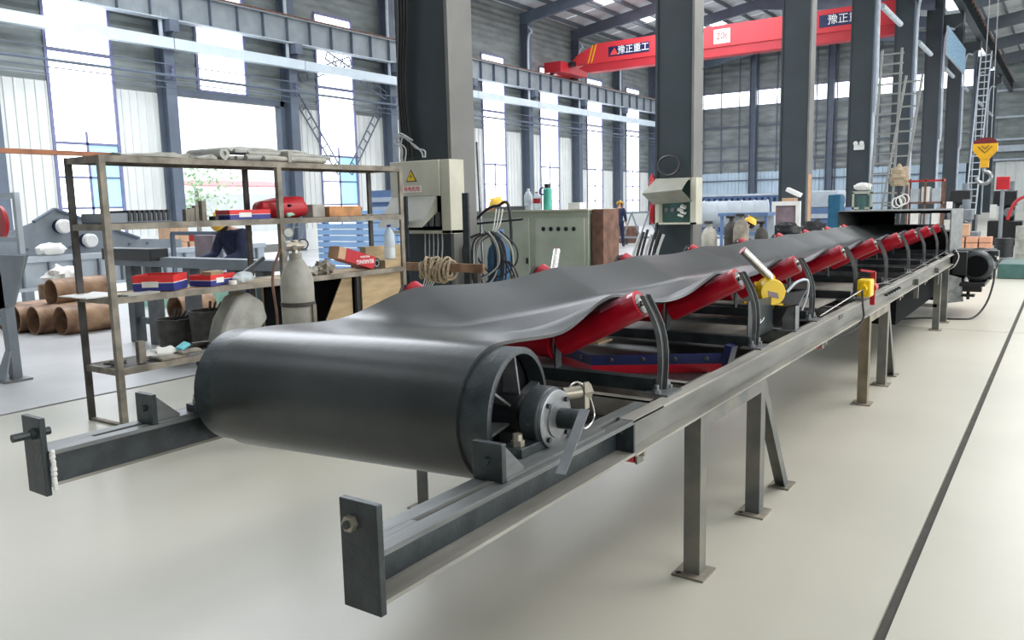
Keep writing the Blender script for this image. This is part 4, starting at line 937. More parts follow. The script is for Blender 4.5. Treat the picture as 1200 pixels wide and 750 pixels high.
t = thing('rod_bundle', 'thin rusty rods lying along the far end of the upper shelf', 'rods', (-6.1, 6.4, 1.586))
for k in range(6): obj('rod', B().cyl((-6.22 + k * 0.035, 6.0 + 0.05 * k, 1.595), (-6.20 + k * 0.03, 6.72 + 0.02 * (k % 3), 1.597), 0.007, seg=6), m_rack, t)
# middle shelf, near part
crumpled('paper_sheet', -6.55, -6.1, 3.22, 3.52, 1.024, 0.008, (3, 4), m_paper, 'white paper sheet hanging over the near end of the middle shelf', 'paper', th=0.003, seed=5)
tag(obj('paper_stack', B().obox((-6.07, 3.62, 1.028), (0.12, 0.3, 0.014), (0, 0, 0.15)), m_tarp), 'thin grey sheets at the middle shelf edge below the cartons', 'paper')
def bag(name, c, r, sc, m, label, cat='bag', seed=1, n=1.0):
    b = B(); b.ball(c, r, sc, 20)
    rnd = random.Random(seed); ph = [rnd.uniform(0, 6) for _ in range(6)]
    for v in b.bm.verts:
        d = (v.co - Vector(c)); k = 1 + n * 0.16 * (math.sin(d.x / r * 5 + ph[0]) * math.sin(d.y / r * 6 + ph[1]) + 0.6 * math.sin(d.z / r * 9 + ph[2] + d.y / r * 7))
        v.co = Vector(c) + d * k
    z0 = c[2] - r * sc[2] * 0.8
    for v in b.bm.verts: v.co.z = max(v.co.z, z0)
    return tag(obj(name, b, m), label, cat)
bag('plastic_bag', (-6.12, 4.66, 1.068), 0.09, (0.7, 1.2, 0.6), m_bottle, 'small clear plastic bag on the middle shelf, right of the cartons', seed=3)
tag(obj('tape_roll', B().cyl((-6.07, 4.50, 1.021), (-6.07, 4.50, 1.055), 0.035, seg=12), m_paper), 'small white round tape roll at the middle shelf edge', 'tape')
t = thing('angle_offcuts', 'dark leaning steel angle on the middle shelf by the gas cylinder', 'offcut', (-6.3, 4.9, 1.02))
obj('angle', B().bar((-6.3, 4.68, 1.03), (-6.25, 5.0, 1.22), 0.03, 0.03), m_steel, t, smooth=False)
# middle shelf, far part
t = thing('bearing_box', 'open red cardboard box tipped on its side, white lettering, middle shelf', 'box', (-6.1, 6.02, 1.02))
b = B(); b.obox((-6.12, 6.06, 1.145), (0.16, 0.42, 0.13), (-0.28, 0, 0)); obj('box_sleeve', b, m_redd, t, smooth=False)
b = B(); b.obox((-6.12, 5.82, 1.215), (0.15, 0.12, 0.12), (-0.28, 0, 0)); obj('inner_box', b, m_card, t, smooth=False)
text('lettering', 'BEARING', 0.062, (-6.036, 6.12, 1.115), (PI / 2 - 0.0, PI, PI / 2), m_print_w, t)
tx = text('lettering', 'PRECISION', 0.028, (-6.036, 6.12, 1.165), (PI / 2, PI, PI / 2), m_print_w, t)
t = thing('bearing_roller', 'black round bearing roller lying right of the red box', 'bearing', (-6.14, 6.33, 1.02))
obj('outer_ring', B().lathe((-6.22, 6.33, 1.08), (1, 0, 0), [(0, 0.0), (0, 0.058), (0.14, 0.058), (0.14, 0.02), (0.13, 0.018), (0.13, 0)], 24), m_black, t)
obj('inner_ring', B().lathe((-6.09, 6.33, 1.08), (1, 0, 0), [(0, 0.042), (0.014, 0.040), (0.014, 0.026), (0, 0.024)], 24), m_bare, t)
bag('work_glove', (-6.12, 5.62, 1.075), 0.10, (0.8, 1.1, 0.7), m_rack, 'brown work gloves heaped on the middle shelf left of the red box', 'glove', seed=8, n=1.8)
bag('work_glove', (-6.1, 5.45, 1.06), 0.07, (0.8, 1.0, 0.7), m_cyl, 'pale striped work glove behind the gas cylinder neck', 'glove', seed=11, n=1.8)
tag(obj('rust_plate', B().obox((-6.38, 6.40, 1.075), (0.12, 0.2, 0.10), (0, 0, 0.1)), m_rust, bevel=0.003), 'small rusty plate box beside the clear water bottle', 'plate')
def bottle(name, c, r, h, m, mc, label, mc2=None, cat='bottle', group=None, handle=False):
    t = thing(name, label, cat, c, group)
    obj('body', B().lathe(c, (0, 0, 1), [(0, 0), (0, r * 0.9), (h * 0.02, r), (h * 0.30, r), (h * 0.33, r * 0.93), (h * 0.36, r), (h * 0.68, r), (h * 0.80, r * 0.72), (h * 0.90, r * 0.34), (h * 0.93, r * 0.32), (h * 0.93, 0)], 20), m, t)
    obj('cap', B().cyl((c[0], c[1], c[2] + h * 0.93), (c[0], c[1], c[2] + h), r * 0.36, seg=14), mc, t)
    if mc2: obj('label', B().lathe((c[0], c[1], c[2] + h * 0.36), (0, 0, 1), [(0, r * 1.01), (h * 0.28, r * 1.01)], 20), mc2, t)
    return t
bottle('water_bottle', (-6.13, 6.60, 1.11), 0.062, 0.37, m_bottle, m_boxblue, 'large clear water bottle with blue cap at the far end of the rack')
tag(obj('wood_block', B().box(-6.22, -6.04, 6.42, 6.67, 1.021, 1.108), m_wood, bevel=0.003), 'pale wooden block under the clear water bottle', 'block')
# plywood case under the far part of the middle shelf
t = thing('plywood_case', 'plywood case under the far half of the rack', 'case', (-6.24, 5.9, 0.0))
for k, (y0, y1, m) in enumerate(((5.12, 5.98, m_wood), (6.06, 6.66, m_wood))): obj('front_panel', B().box(-6.06, -6.045, y0 + 0.0, y1, 0.30, 0.965), m, t, smooth=False) if k else obj('leaning_board', B().prism([(-6.12, 5.45, 0.30), (-6.12, 5.98, 0.30), (-6.12, 5.98, 0.96), (-6.12, 5.85, 0.96)], (0.012, 0, 0)), m, t, smooth=False)
for y in (5.12, 6.0, 6.62): obj('cleat', B().box(-6.10, -6.06, y, y + 0.05, 0.0, 0.965), m_black if y == 6.0 else m_wood, t, smooth=False)
obj('side_panel', B().box(-6.46, -6.1, 6.64, 6.66, 0.3, 0.965), m_wood, t, smooth=False); obj('back_panel', B().box(-6.47, -6.455, 5.12, 6.66, 0.3, 0.965), m_wood, t, smooth=False)
obj('board', B().box(-6.49, -6.40, 6.5, 7.1, 0.98, 1.24), m_wood, t, smooth=False); obj('inside_shade', B().box(-6.45, -6.44, 5.13, 6.6, 0.3, 0.96), m_blackm, t, smooth=False)  # the thin black sheet paints the shaded inside of the case
# lower shelf
b = B(); b.prism([(-6.33, 4.36, 0.475), (-6.33, 4.44, 0.70), (-6.33, 4.58, 0.90), (-6.33, 4.70, 0.93), (-6.33, 4.86, 0.83), (-6.33, 4.91, 0.66), (-6.33, 4.80, 0.55), (-6.33, 4.62, 0.475)], (0.20, 0, 0))
for v in b.bm.verts: v.co.x += 0.05 * (v.co.z - 0.6) * (1 if v.co.x > -6.25 else -0.2)
tag(obj('cement_bag', b, m_tarp, bevel=0.03), 'light grey paper sack slumped on the lowest shelf', 'sack')
bag('plastic_bag', (-6.2, 3.86, 0.50), 0.09, (0.9, 1.7, 0.5), m_paper, 'white plastic bag with a light blue print on the lowest shelf', seed=23, n=1.4)
tag(obj('blue_wrapper', B().obox((-6.12, 4.0, 0.54), (0.07, 0.1, 0.03), (0.4, 0.2, 0.2)), mat('cyan_film', (0.15, 0.6, 0.7), 0.4), bevel=0.008), 'cyan wrapper on the white plastic bag', 'wrapper')
tag(obj('steel_stub', B().box(-6.16, -6.11, 3.60, 3.66, 0.461, 0.64), m_rack, bevel=0.002), 'upright steel stub on the lowest shelf, near end', 'offcut')
t = thing('old_gloves', 'dirty grey gloves lying along the edge of the lowest shelf', 'glove', (-6.07, 3.98, 0.46))
for k, (y, z, l) in enumerate(((3.86, 0.475, 0.26), (4.02, 0.50, 0.2))):
    b = B(); b.obox((-6.07, y, z), (0.08, l, 0.028), (0, 0.1, 0.08)); obj('glove', b, m_rack, t, bevel=0.01)
t = thing('loose_steel', 'flat dark steel offcuts on the lowest shelf beside the grey sack', 'offcut', (-6.2, 4.2, 0.46))
for k in range(4): obj('offcut', B().obox((-6.40 + k * 0.02, 4.25 + 0.03 * k, 0.468 + 0.013 * k), (0.05, 0.4 - 0.07 * k, 0.012), (0, 0, 0.2 - 0.15 * k)), m_rackd, t, smooth=False)
bag('rag', (-6.2, 3.45, 0.485), 0.05, (1.2, 1.5, 0.4), m_rackd, 'small dark rag at the near end of the lowest shelf', 'rag', seed=31, n=2)

# ---- argon cylinder at the rack
gx, gy = -4.45, 3.83
t = thing('gas_cylinder', 'cream weathered gas cylinder with gauge between rack and belt', 'gas cylinder', (gx, gy, 0))
obj('body', B().lathe((gx, gy, 0), (0, 0, 1), [(0, 0), (0, 0.10), (0.02, 0.115), (1.12, 0.115), (1.18, 0.112), (1.25, 0.09), (1.30, 0.06), (1.32, 0.045), (1.36, 0.045), (1.36, 0)], 28), m_cyl, t)
obj('band', B().lathe((gx, gy, 0.99), (0, 0, 1), [(0, 0.116), (0, 0.120), (0.03, 0.120), (0.03, 0.116)], 28), m_rackd, t)
obj('valve', B().lathe((gx, gy, 1.36), (0, 0, 1), [(0, 0.025), (0.05, 0.02), (0.05, 0.03), (0.09, 0.03), (0.09, 0)], 14).cyl((gx, gy, 1.40), (gx + 0.06, gy - 0.05, 1.40), 0.018, seg=10), m_brass, t)
b = B(); b.cyl((gx - 0.02, gy - 0.07, 1.41), (gx + 0.02, gy + 0.05, 1.41), 0.035, seg=14); rg = obj('regulator', b, m_brass, t)
for dx, dz in ((-0.0, 0.085), (0.0, 0.0)):
    q = Vector((gx + 0.03, gy - 0.07 + (0 if dz else 0.12), 1.42 + dz)); b = B(); b.lathe(q, (0.7, -0.7, 0), [(0, 0), (0, 0.038), (0.025, 0.038), (0.025, 0.032)], 20); g1 = obj('gauge', b, m_black if not dz else m_bare, t)
    b = B(); b.lathe(q, (0.7, -0.7, 0), [(0.022, 0.031), (0.023, 0.0)], 20); obj('dial', b, m_white, g1)
obj('gas_hose', B().tube(bez([(gx - 0.03, gy - 0.1, 1.40), (gx - 0.06, gy - 0.16, 1.2), (gx - 0.05, gy - 0.15, 0.9), (gx - 0.07, gy - 0.16, 0.5), (gx - 0.1, gy - 0.2, 0.02)], 6), 0.010, 6), m_rust, t)
obj('strap_post', B().box(gx + 0.10, gx + 0.13, gy + 0.02, gy + 0.05, 0.0, 1.0), m_rack, t, smooth=False)

# ---- switch box on the nearest big column
yq = 7.88
t = thing('switch_box', 'cream electric switch box with warning triangle on the nearest dark column', 'electric box', (-6.87, yq, 1.32))
obj('cabinet', B().box(-7.26, -6.45, yq, 8.19, 1.80, 2.24), m_cream, t, bevel=0.006)
obj('side_frame', B().box(-6.445, -6.30, yq + 0.02, 8.19, 1.33, 2.24), m_cream, t, bevel=0.004)
obj('socket_bay', B().box(-7.26, -6.5, yq + 0.12, 8.19, 1.37, 1.80), m_blackm, t, smooth=False)
obj('bottom_frame', B().box(-7.26, -6.30, yq + 0.02, 8.19, 1.33, 1.37), m_cream, t, smooth=False)
b = B(); b.prism([(-7.24, yq, 1.80), (-6.50, yq, 1.80), (-6.50, yq - 0.30, 1.42), (-7.24, yq - 0.30, 1.42)], (0, 0.008, 0.004)); b.prism([(-6.50, yq, 1.79), (-6.50, yq - 0.30, 1.42), (-6.50, yq, 1.60)], (0.006, 0, 0)); obj('rain_hood', b, m_creamd, t, smooth=False)
for k in range(4):
    x = -6.9 + k * 0.1; obj('breaker', B().box(x, x + 0.07, yq + 0.08, yq + 0.12, 1.42, 1.60), m_bare, t, bevel=0.004)
b = B(); b.prism([(-6.99, yq - 0.004, 1.985), (-6.81, yq - 0.004, 1.985), (-6.90, yq - 0.004, 2.135)], (0, 0.003, 0)); s1_ = obj('warning_sign', b, m_print_k, t, smooth=False)
b = B(); b.prism([(-6.97, yq - 0.008, 1.995), (-6.83, yq - 0.008, 1.995), (-6.90, yq - 0.008, 2.115)], (0, 0.003, 0)); obj('yellow_face', b, m_yellow, s1_, smooth=False)
b = B(); b.prism([(-6.895, yq - 0.011, 2.08), (-6.92, yq - 0.011, 2.045), (-6.902, yq - 0.011, 2.045), (-6.912, yq - 0.011, 2.01), (-6.882, yq - 0.011, 2.055), (-6.898, yq - 0.011, 2.055)], (0, 0.002, 0)); obj('lightning_mark', b, m_print_k, s1_, smooth=False)
b = B(); b.box(-7.05, -6.74, yq - 0.004, yq, 1.85, 1.93); s2_ = obj('warning_plate', b, m_paper, t, bevel=0.001)
text('lettering', '有电危险', 0.068, (-6.895, yq - 0.007, 1.89), FACE_Y, m_print_r, s2_ if False else t)
t = thing('cable_loop', 'loop of pale grey cable hung above the cream switch box', 'cable', (-6.9, 8.0, 2.25))
for k in range(4):
    o_ = k * 0.03
    obj('strand', B().tube(bez([(-7.2 + o_, 7.96, 2.25), (-7.2 + o_, 7.94, 2.45), (-7.12 + o_, 7.93, 2.56), (-6.95 + o_, 7.93, 2.50 - o_), (-6.8 + o_, 7.93, 2.36), (-6.76 + o_ / 2, 7.94, 2.28)] if k % 2 else [(-7.12 + o_, 7.95, 2.25), (-7.08 + o_, 7.93, 2.4), (-7.2 + o_, 7.93, 2.5), (-7.1, 7.92, 2.57 + o_ / 2), (-6.9, 7.93, 2.5)], 6), 0.010, 6), m_hoseg, t)
t = thing('riser_cables', 'black cables running up the left side of the nearest dark column', 'cable', (-7.3, 8.05, 2.3))
for k in range(4): obj('cable', B().tube(bez([(-7.24 + 0.05 * k, 8.14, 2.3), (-7.28 + 0.04 * k, 8.13, 3.2), (-7.22 + 0.05 * k, 8.13, 4.2), (-7.28 + 0.06 * k, 8.13, 6)], 6), 0.018, 6), m_hose, t)
t = thing('drop_cables', 'grey cables hanging below the cream switch box', 'cable', (-6.7, 8.0, 0.8))
for k in range(5): obj('cable', B().tube(bez([(-6.85 + 0.07 * k, 8.05, 1.329), (-6.80 + 0.07 * k, 7.98, 1.1), (-6.7 + 0.05 * k, 7.85, 0.8), (-6.62, 7.6, 0.5)], 6), 0.008, 6), m_hoseg, t)
# steel lengths leaning at the column
for k, (x, y0, z1, m, l, w_) in enumerate(((-6.76, 7.60, 1.80, m_steel, 'dark steel flat standing upright before the cream switch box', 0.05), (-6.02, 7.85, 1.82, m_steel, 'dark steel channel leaning on the paler column flange', 0.09), (-6.58, 8.95, 2.52, m_bare, 'thin tall grey pipe standing right of the nearest dark column', 0.045))):
    b = B()
    if k == 2: b.cyl((x, y0, 0), (x - 0.1, y0 + 0.05, z1), 0.024, seg=10)
    else: b.box(x - w_ / 2, x + w_ / 2, y0 - 0.02, y0 + 0.01, 0, z1); b.box(x - w_ / 2, x - w_ / 2 + 0.008, y0, y0 + 0.04, 0, z1)
    tag(obj('steel_length', b, m, smooth=k == 2), l, 'steel bar')
t = thing('steel_beam', 'rusty brown flat bar lying level behind the belt, rope wound on it', 'steel bar', (-6.1, 7.45, 0.0))
obj('bar', B().box(-6.85, -5.5, 7.45, 7.50, 0.90, 1.0), m_prust, t, smooth=False)
for x in (-6.8, -5.6): obj('leg', B().box(x - 0.03, x + 0.03, 7.44, 7.51, 0, 0.9), m_rackd, t, smooth=False)
t = thing('rope_coil', 'frayed beige rope coil wound on the brown flat bar', 'rope', (-6.15, 7.4, 0.8))
for k in range(18):
    x = -6.40 + k * 0.024; b = B(); P = [(x + 0.045 * math.sin(k * 2.3 + a), 7.475 + (0.055 + 0.012 * (k % 3)) * math.cos(a), 0.92 + (0.11 + 0.04 * math.sin(k * 3.7)) * math.sin(a)) for a in [2 * PI * q / 10 for q in range(11)]]
    obj('strand', B().tube(bez(P, 2), 0.016, 6), m_rope, t)

# ---- green cabinet behind the belt
gy0 = 9.5
t = thing('green_cabinet', 'pale green steel cabinet with a row of five holes, behind the belt', 'cabinet', (-6.3, gy0 + 0.35, 0))
obj('carcass', B().box(-7.32, -5.27, gy0 + 0.02, gy0 + 0.75, 0.0, 1.57), m_green, t, bevel=0.005)
dr1 = obj('door', B().box(-7.28, -6.2, gy0, gy0 + 0.02, 0.10, 1.48), m_green, t, bevel=0.004)
obj('handle', B().box(-6.24, -6.215, gy0 - 0.03, gy0, 0.85, 0.93), m_black, dr1, bevel=0.003)
dr2 = obj('door', B().box(-6.10, -5.32, gy0, gy0 + 0.02, 0.10, 1.48), m_green, t, bevel=0.004)
for k in range(5):
    b = B(); b.cyl((-5.96 + k * 0.12, gy0 - 0.006, 1.33), (-5.96 + k * 0.12, gy0, 1.33), 0.03, seg=14); hole = obj('round_hole', b, m_black, dr2)
obj('top_plate', B().box(-7.35, -5.25, gy0 - 0.02, gy0 + 0.78, 1.57, 1.59), m_cream, t, smooth=False)
tag(obj('brown_panel', B().box(-5.23, -5.06, gy0 + 0.05, gy0 + 0.5, 0, 1.585), m_rust, bevel=0.004), 'brown steel panel standing against the right side of the green cabinet', 'panel')
bottle('water_bottle', (-6.36, 9.75, 1.591), 0.06, 0.30, m_bottle, m_white, 'clear bottle on the green cabinet, left of the red one', None, group=None)
bottle('red_bottle', (-6.20, 9.72, 1.591), 0.055, 0.25, m_bottle, m_redd, 'bottle with a red label on the green cabinet', m_redd)
t = thing('green_flask', 'tall sea-green flask with dark lid on the green cabinet', 'flask', (-6.02, 9.72, 1.591))
obj('body', B().lathe((-6.02, 9.72, 1.591), (0, 0, 1), [(0, 0), (0, 0.065), (0.28, 0.065), (0.30, 0.05), (0.30, 0)], 20), m_teal, t)
obj('lid', B().cyl((-6.02, 9.72, 1.89), (-6.02, 9.72, 1.95), 0.045, seg=14), m_black, t)
obj('carry_loop', B().tube(bez([(-6.07, 9.7, 1.90), (-6.12, 9.7, 1.88), (-6.13, 9.7, 1.82), (-6.08, 9.7, 1.80)], 5), 0.014, 6), m_boxblue, t)
tag(obj('steel_channel', B().box(-6.85, -6.32, 9.6, 9.72, 1.591, 1.65), m_bare, bevel=0.003), 'grey steel channel lying on the green cabinet, left of the bottles', 'steel bar')
tag(obj('wood_strip', B().box(-7.0, -6.88, 9.6, 9.75, 1.591, 1.635), m_woodo), 'short brown wood strip on the green cabinet by the worker', 'wood')
tag(obj('small_white_box', B().box(-5.62, -5.44, 9.6, 9.75, 1.591, 1.68), m_paper, bevel=0.004), 'small white box on the right end of the green cabinet', 'box')
t = thing('blue_gas_bottle', 'blue gas bottle wound with black hoses, left of the green cabinet', 'gas cylinder', (-6.03, 8.3, 0))
bx, by = -6.05, 8.55
obj('body', B().lathe((bx, by, 0), (0, 0, 1), [(0, 0), (0, 0.15), (1.0, 0.15), (1.12, 0.13), (1.2, 0.07), (1.24, 0.04), (1.3, 0.04), (1.3, 0)], 24), m_blueb, t)
obj('valve', B().lathe((bx, by, 1.28), (0, 0, 1), [(0, 0.08), (0.08, 0.08), (0.08, 0)], 14), m_bluem, t)
t = thing('hose_coil', 'tangle of black welding hoses hung over the blue gas bottle', 'hose', (bx, by - 0.2, 0.3))
for k in range(12):
    rnd = random.Random(k); ax = bx + rnd.uniform(-0.14, 0.14); wd = rnd.uniform(0.12, 0.30); dp = rnd.uniform(0.5, 1.0); y_ = by - 0.17 - rnd.uniform(0, 0.08)
    P = [(ax - 0.03, y_, 1.32), (ax - wd, y_, 1.20), (ax - wd * 1.05, y_ - 0.02, 1.3 - dp * 0.6), (ax - wd * 0.3 + rnd.uniform(-.1, .1), y_ - 0.03, 1.3 - dp), (ax + wd * 0.9, y_ - 0.02, 1.3 - dp * 0.7), (ax + wd * 0.9, y_, 1.15), (ax + 0.03, y_, 1.34)]
    obj('hose', B().tube(bez(P, 6), 0.011, 6), m_hose if k % 3 else m_hoseg, t)
for k in range(3): obj('hose', B().tube(bez([(bx + 0.1, by - 0.2, 1.0 - 0.02 * k), (bx + 0.28 + 0.04 * k, by - 0.25, 0.95), (bx + 0.38 + 0.05 * k, by - 0.25, 0.7), (bx + 0.36 + 0.05 * k, by - 0.25, 0.35)], 6), 0.011, 6), m_hose, t)
for k in range(3): obj('white_cable', B().tube(bez([(bx + 0.05 + 0.05 * k, by - 0.1, 1.62), (bx + 0.04 + 0.04 * k, by - 0.15, 1.4), (bx + 0.02, by - 0.18, 1.3)], 5), 0.008, 6), m_white, t)
t = thing('hanger_frame', 'black pipe elbow frame left of the green cabinet, hoses hung from it', 'frame', (-6.35, 8.75, 0))
obj('frame_pipe', B().tube(bez([(-6.7, 8.9, 1.45), (-6.5, 8.9, 1.60), (-6.3, 8.9, 1.66), (-6.1, 8.9, 1.56), (-6.1, 8.9, 0.0)], 6), 0.02, 8), m_hose, t)
obj('cross_pipe', B().cyl((-6.75, 8.9, 1.42), (-5.9, 8.9, 1.48), 0.016, seg=8), m_hose, t)

# ---- socket box on the second column, red rope, hoses, gas bottles
yq = 15.9
t = thing('socket_box', 'open cream socket box on the second dark column', 'electric box', (-6.75, yq, 1.2))
b = B(); b.box(-7.18, -6.30, yq + 0.0, yq + 0.04, 1.20, 1.24); b.box(-6.42, -6.30, yq, 16.24, 1.20, 2.15); b.box(-7.2, -7.12, yq, yq + 0.3, 1.20, 1.72); b.box(-7.2, -6.4, yq + 0.0, 16.24, 2.10, 2.15); obj('frame', b, m_cream, t, smooth=False)
obj('bay', B().box(-7.12, -6.42, yq + 0.2, yq + 0.25, 1.24, 2.1), m_dkgreen, t, smooth=False)
b = B(); b.prism([(-7.36, yq - 0.02, 1.88), (-6.48, yq - 0.02, 2.13), (-6.48, yq - 0.3, 1.9), (-7.36, yq - 0.3, 1.82)], (0, 0.01, 0)); b.prism([(-7.36, yq - 0.3, 1.84), (-6.5, yq - 0.3, 1.90), (-6.38, yq, 1.66), (-7.25, yq, 1.62)], (0, 0.01, 0)); b.prism([(-7.2, yq, 2.12), (-6.44, yq, 2.14), (-6.5, yq - 0.3, 1.90), (-7.36, yq - 0.3, 1.84)], (0, 0.0, 0.01)); obj('rain_hood', b, m_creamd, t, smooth=False)
b = B(); 
for k in range(4): b.obox((-6.68 + 0.06 * (k % 2), yq + 0.12, 1.38 + 0.06 * k), (0.12, 0.08, 0.04), (0.2 * k, 0.3, 0.2))
obj('wiring', b, m_white, t, smooth=False, kind='stuff')
for k in range(3): obj('socket', B().cyl((-7.02 + k * 0.14, yq + 0.2, 1.5), (-7.02 + k * 0.14, yq + 0.15, 1.5), 0.045, seg=12), m_bare, t)
bag('red_rope', (-7.43, 16.28, 2.0), 0.10, (0.8, 0.8, 2.6), m_redd, 'bunch of dark red rope hung left of the open socket box', 'rope', seed=41, n=1.6)
bag('red_rope', (-7.43, 16.30, 1.42), 0.10, (0.8, 0.8, 2.6), m_redd, 'lower tail of dark red rope beside the second dark column', 'rope', seed=42, n=1.6)
t = thing('hose_bundle', 'black hoses hanging at the left foot of the second dark column', 'hose', (-7.4, 15.8, 0))
for k in range(7):
    P = [(-7.5 + 0.09 * k, 15.8, 1.0 + 0.05 * (k % 3)), (-7.62 + 0.09 * k, 15.75, 0.6), (-7.66 + 0.1 * k, 15.7, 0.25), (-7.5 + 0.1 * k, 15.6, 0.04)]
    obj('hose', B().tube(bez(P, 6), 0.03, 6), m_hose if k % 3 else m_hoseg, t)
tag(obj('black_ring_hose', B().tube([(-7.0 + 0.24 * math.cos(a), 16.14, 2.42 + 0.2 * math.sin(a)) for a in [2 * PI * k / 20 for k in range(21)]], 0.03, 6), m_hose), 'black hose ring hung above the open socket box', 'hose')
def gasbottle(x, y, m, label, h=1.3, r=0.115):
    t = thing('gas_cylinder', label, 'gas cylinder', (x, y, 0), 'gas cylinders by the second column')
    obj('body', B().lathe((x, y, 0), (0, 0, 1), [(0, 0), (0, r), (h * 0.82, r), (h * 0.9, r * 0.8), (h * 0.95, r * 0.35), (h, r * 0.3), (h, 0)], 20), m, t)
    b = B(); b.lathe((x, y, h), (0, 0, 1), [(0, 0.04), (0.06, 0.04), (0.06, 0.0)], 10); b.cyl((x - 0.08, y - 0.05, h + 0.03), (x + 0.08, y - 0.05, h + 0.03), 0.03, seg=8); obj('valve', b, m_black, t)
gasbottle(-5.82, 15.4, m_cyl, 'whitish gas cylinder, leftmost of the group right of the second column', 1.22, 0.15)
gasbottle(-5.50, 15.75, m_rackd, 'dark gas cylinder just right of the whitish one', 1.32, 0.14)
gasbottle(-5.22, 15.5, m_rack, 'brown gas cylinder, middle of the group', 1.36, 0.15)
gasbottle(-4.98, 16.0, m_rackd, 'dark gas cylinder, rightmost of the group beside the crouching worker', 1.2, 0.13)
# striped tank on a blue stand behind them
t = thing('ribbed_tank', 'pale ribbed round tank with blue end, behind the gas cylinders', 'tank', (-7.5, 20.9, 0))
obj('shell', B().cyl((-8.3, 20.6, 1.32), (-6.55, 21.4, 1.32), 0.34, seg=28), m_greyl, t)
for k in range(7):
    f = k / 6; q = Vector((-8.3, 20.6, 1.32)).lerp(Vector((-6.55, 21.4, 1.32)), f); d = Vector((1.8, 0.8, 0)).normalized()
    obj('hoop', B().lathe(q, d, [(0, 0.34), (0, 0.36), (0.04, 0.36), (0.04, 0.34)], 28), m_bluem if k == 0 else m_greyl, t)
b = B(); 
for x in (-8.1, -6.8): b.box(x - 0.05, x + 0.05, 20.5, 21.6, 0, 0.99)
obj('stand', b, m_bluem, t, smooth=False)
t = thing('blue_workbench', 'blue grey steel bench frame behind the crouching worker', 'bench', (-6.3, 19.0, 0))
obj('top', B().box(-6.9, -5.72, 18.8, 19.4, 1.30, 1.38), m_bluem, t, smooth=False)
for x in (-6.85, -6.35, -5.80): obj('leg', B().box(x, x + 0.06, 18.82, 18.88, 0, 1.30), m_bluem, t, smooth=False)
obj('rail', B().box(-6.9, -5.72, 18.83, 18.87, 0.85, 0.93), m_bluem, t, smooth=False); obj('back_panel', B().box(-6.9, -5.72, 19.3, 19.34, 0.5, 1.299), m_greyl, t, smooth=False)
t = thing('blue_container', 'ribbed navy container row against the far ribbed wall', 'container', (-13.0, 40, 0))
obj('body', B().box(-16.5, -9.8, 40, 42.0, 0, 1.9), m_bluem, t, smooth=False)
for k in range(22): obj('rib', B().box(-16.4 + k * 0.3, -16.3 + k * 0.3, 39.93, 40, 0.1, 1.8), m_navy, t, smooth=False)
obj('lid', B().box(-16.6, -9.7, 39.9, 42.1, 1.9, 2.0), m_greyl, t, smooth=False)
t = thing('notice_frame', 'white framed mauve board standing before the third dark column', 'board', (-5.65, 20.0, 0))
b = B(); b.box(-5.99, -5.9, 20, 20.06, 0, 1.519); b.box(-5.42, -5.31, 20, 20.06, 0, 1.519); b.box(-5.99, -5.31, 19.999, 20.061, 1.52, 1.62); obj('frame', b, m_white, t, smooth=False)
obj('panel', B().box(-5.9, -5.42, 20.03, 20.05, 0.75, 1.52), m_mauve, t, smooth=False)
tag(obj('carton', B().box(-5.75, -5.45, 20.0, 20.06 + 0.2, 1.621, 1.70), m_card), 'small brown carton on the white framed board', 'box')
tag(obj('white_tray', B().obox((-5.5, 20.12, 1.83), (0.36, 0.2, 0.10), (0, 0.45, 0)), m_paper, bevel=0.01), 'white tray tilted on the brown carton', 'tray')
tag(obj('tape_strip', B().box(-6.499, -6.492, 25.25, 25.6, 0.9, 2.4), m_card), 'orange and white taped strip on the third dark column flange', 'tape')
tag(obj('scrap_crate', B().box(-5.95, -5.2, 19.5, 19.9, 0, 0.80), m_bluem, bevel=0.01), 'blue crate before the white framed board', 'crate')
bag('dark_motor', (-5.55, 19.7, 0.942), 0.22, (1.5, 0.8, 0.8), m_black, 'dark lump of machinery in front of the white framed board', 'machine', seed=51)
t = thing('blue_machine', 'long blue machine body between the third and fourth columns', 'machine', (-7.0, 30, 0))
obj('bed', B().box(-8.0, -6.35, 29.5, 31, 0, 1.35), m_bluem, t, bevel=0.03); obj('hood', B().box(-7.8, -6.6, 29.6, 30.8, 1.35, 1.95), m_greyl, t, bevel=0.05); obj('motor', B().cyl((-6.8, 29.7, 1.6), (-6.5, 29.5, 1.6), 0.22, seg=14), m_bluem, t); obj('rail', B().box(-8.0, -6.35, 29.42, 29.5, 1.0, 1.15), m_greyl, t, smooth=False)
t = thing('blue_cabinet', 'tall dark blue cabinet left of the fourth dark column', 'cabinet', (-6.1, 27, 0))
obj('carcass', B().box(-6.32, -5.95, 27, 27.5, 0, 1.78), m_teald, t, bevel=0.01); obj('door', B().box(-6.30, -5.98, 26.98, 27, 0.1, 1.72), m_teald, t, bevel=0.004)
tag(obj('scrap_crate', B().box(-6.4, -5.6, 23.8, 24.3, 0, 0.62), m_bluem, bevel=0.01), 'blue crate under the black cable heap', 'crate')
bag('cable_heap', (-6.0, 24.05, 0.80), 0.25, (1.5, 0.8, 0.9), m_hose, 'heap of black cable and scrap beyond the red roller caps', 'cable', seed=61, n=2)
# emergency light on the fourth column
t = thing('emergency_light', 'small white twin-head emergency light on the fourth dark column', 'lamp', (-6.95, 34.1, 4.2))
ez = 3.62
obj('case', B().box(-7.1, -6.72, 34.14, 34.2, ez - 0.1, ez + 0.1), m_white, t, bevel=0.01)
for x in (-7.02, -6.80): obj('lamp_head', B().lathe((x, 34.14, ez + 0.16), (0, -1, -0.2), [(0, 0.04), (0.08, 0.09), (0.09, 0.0)], 14), m_lamp if False else m_white, t)
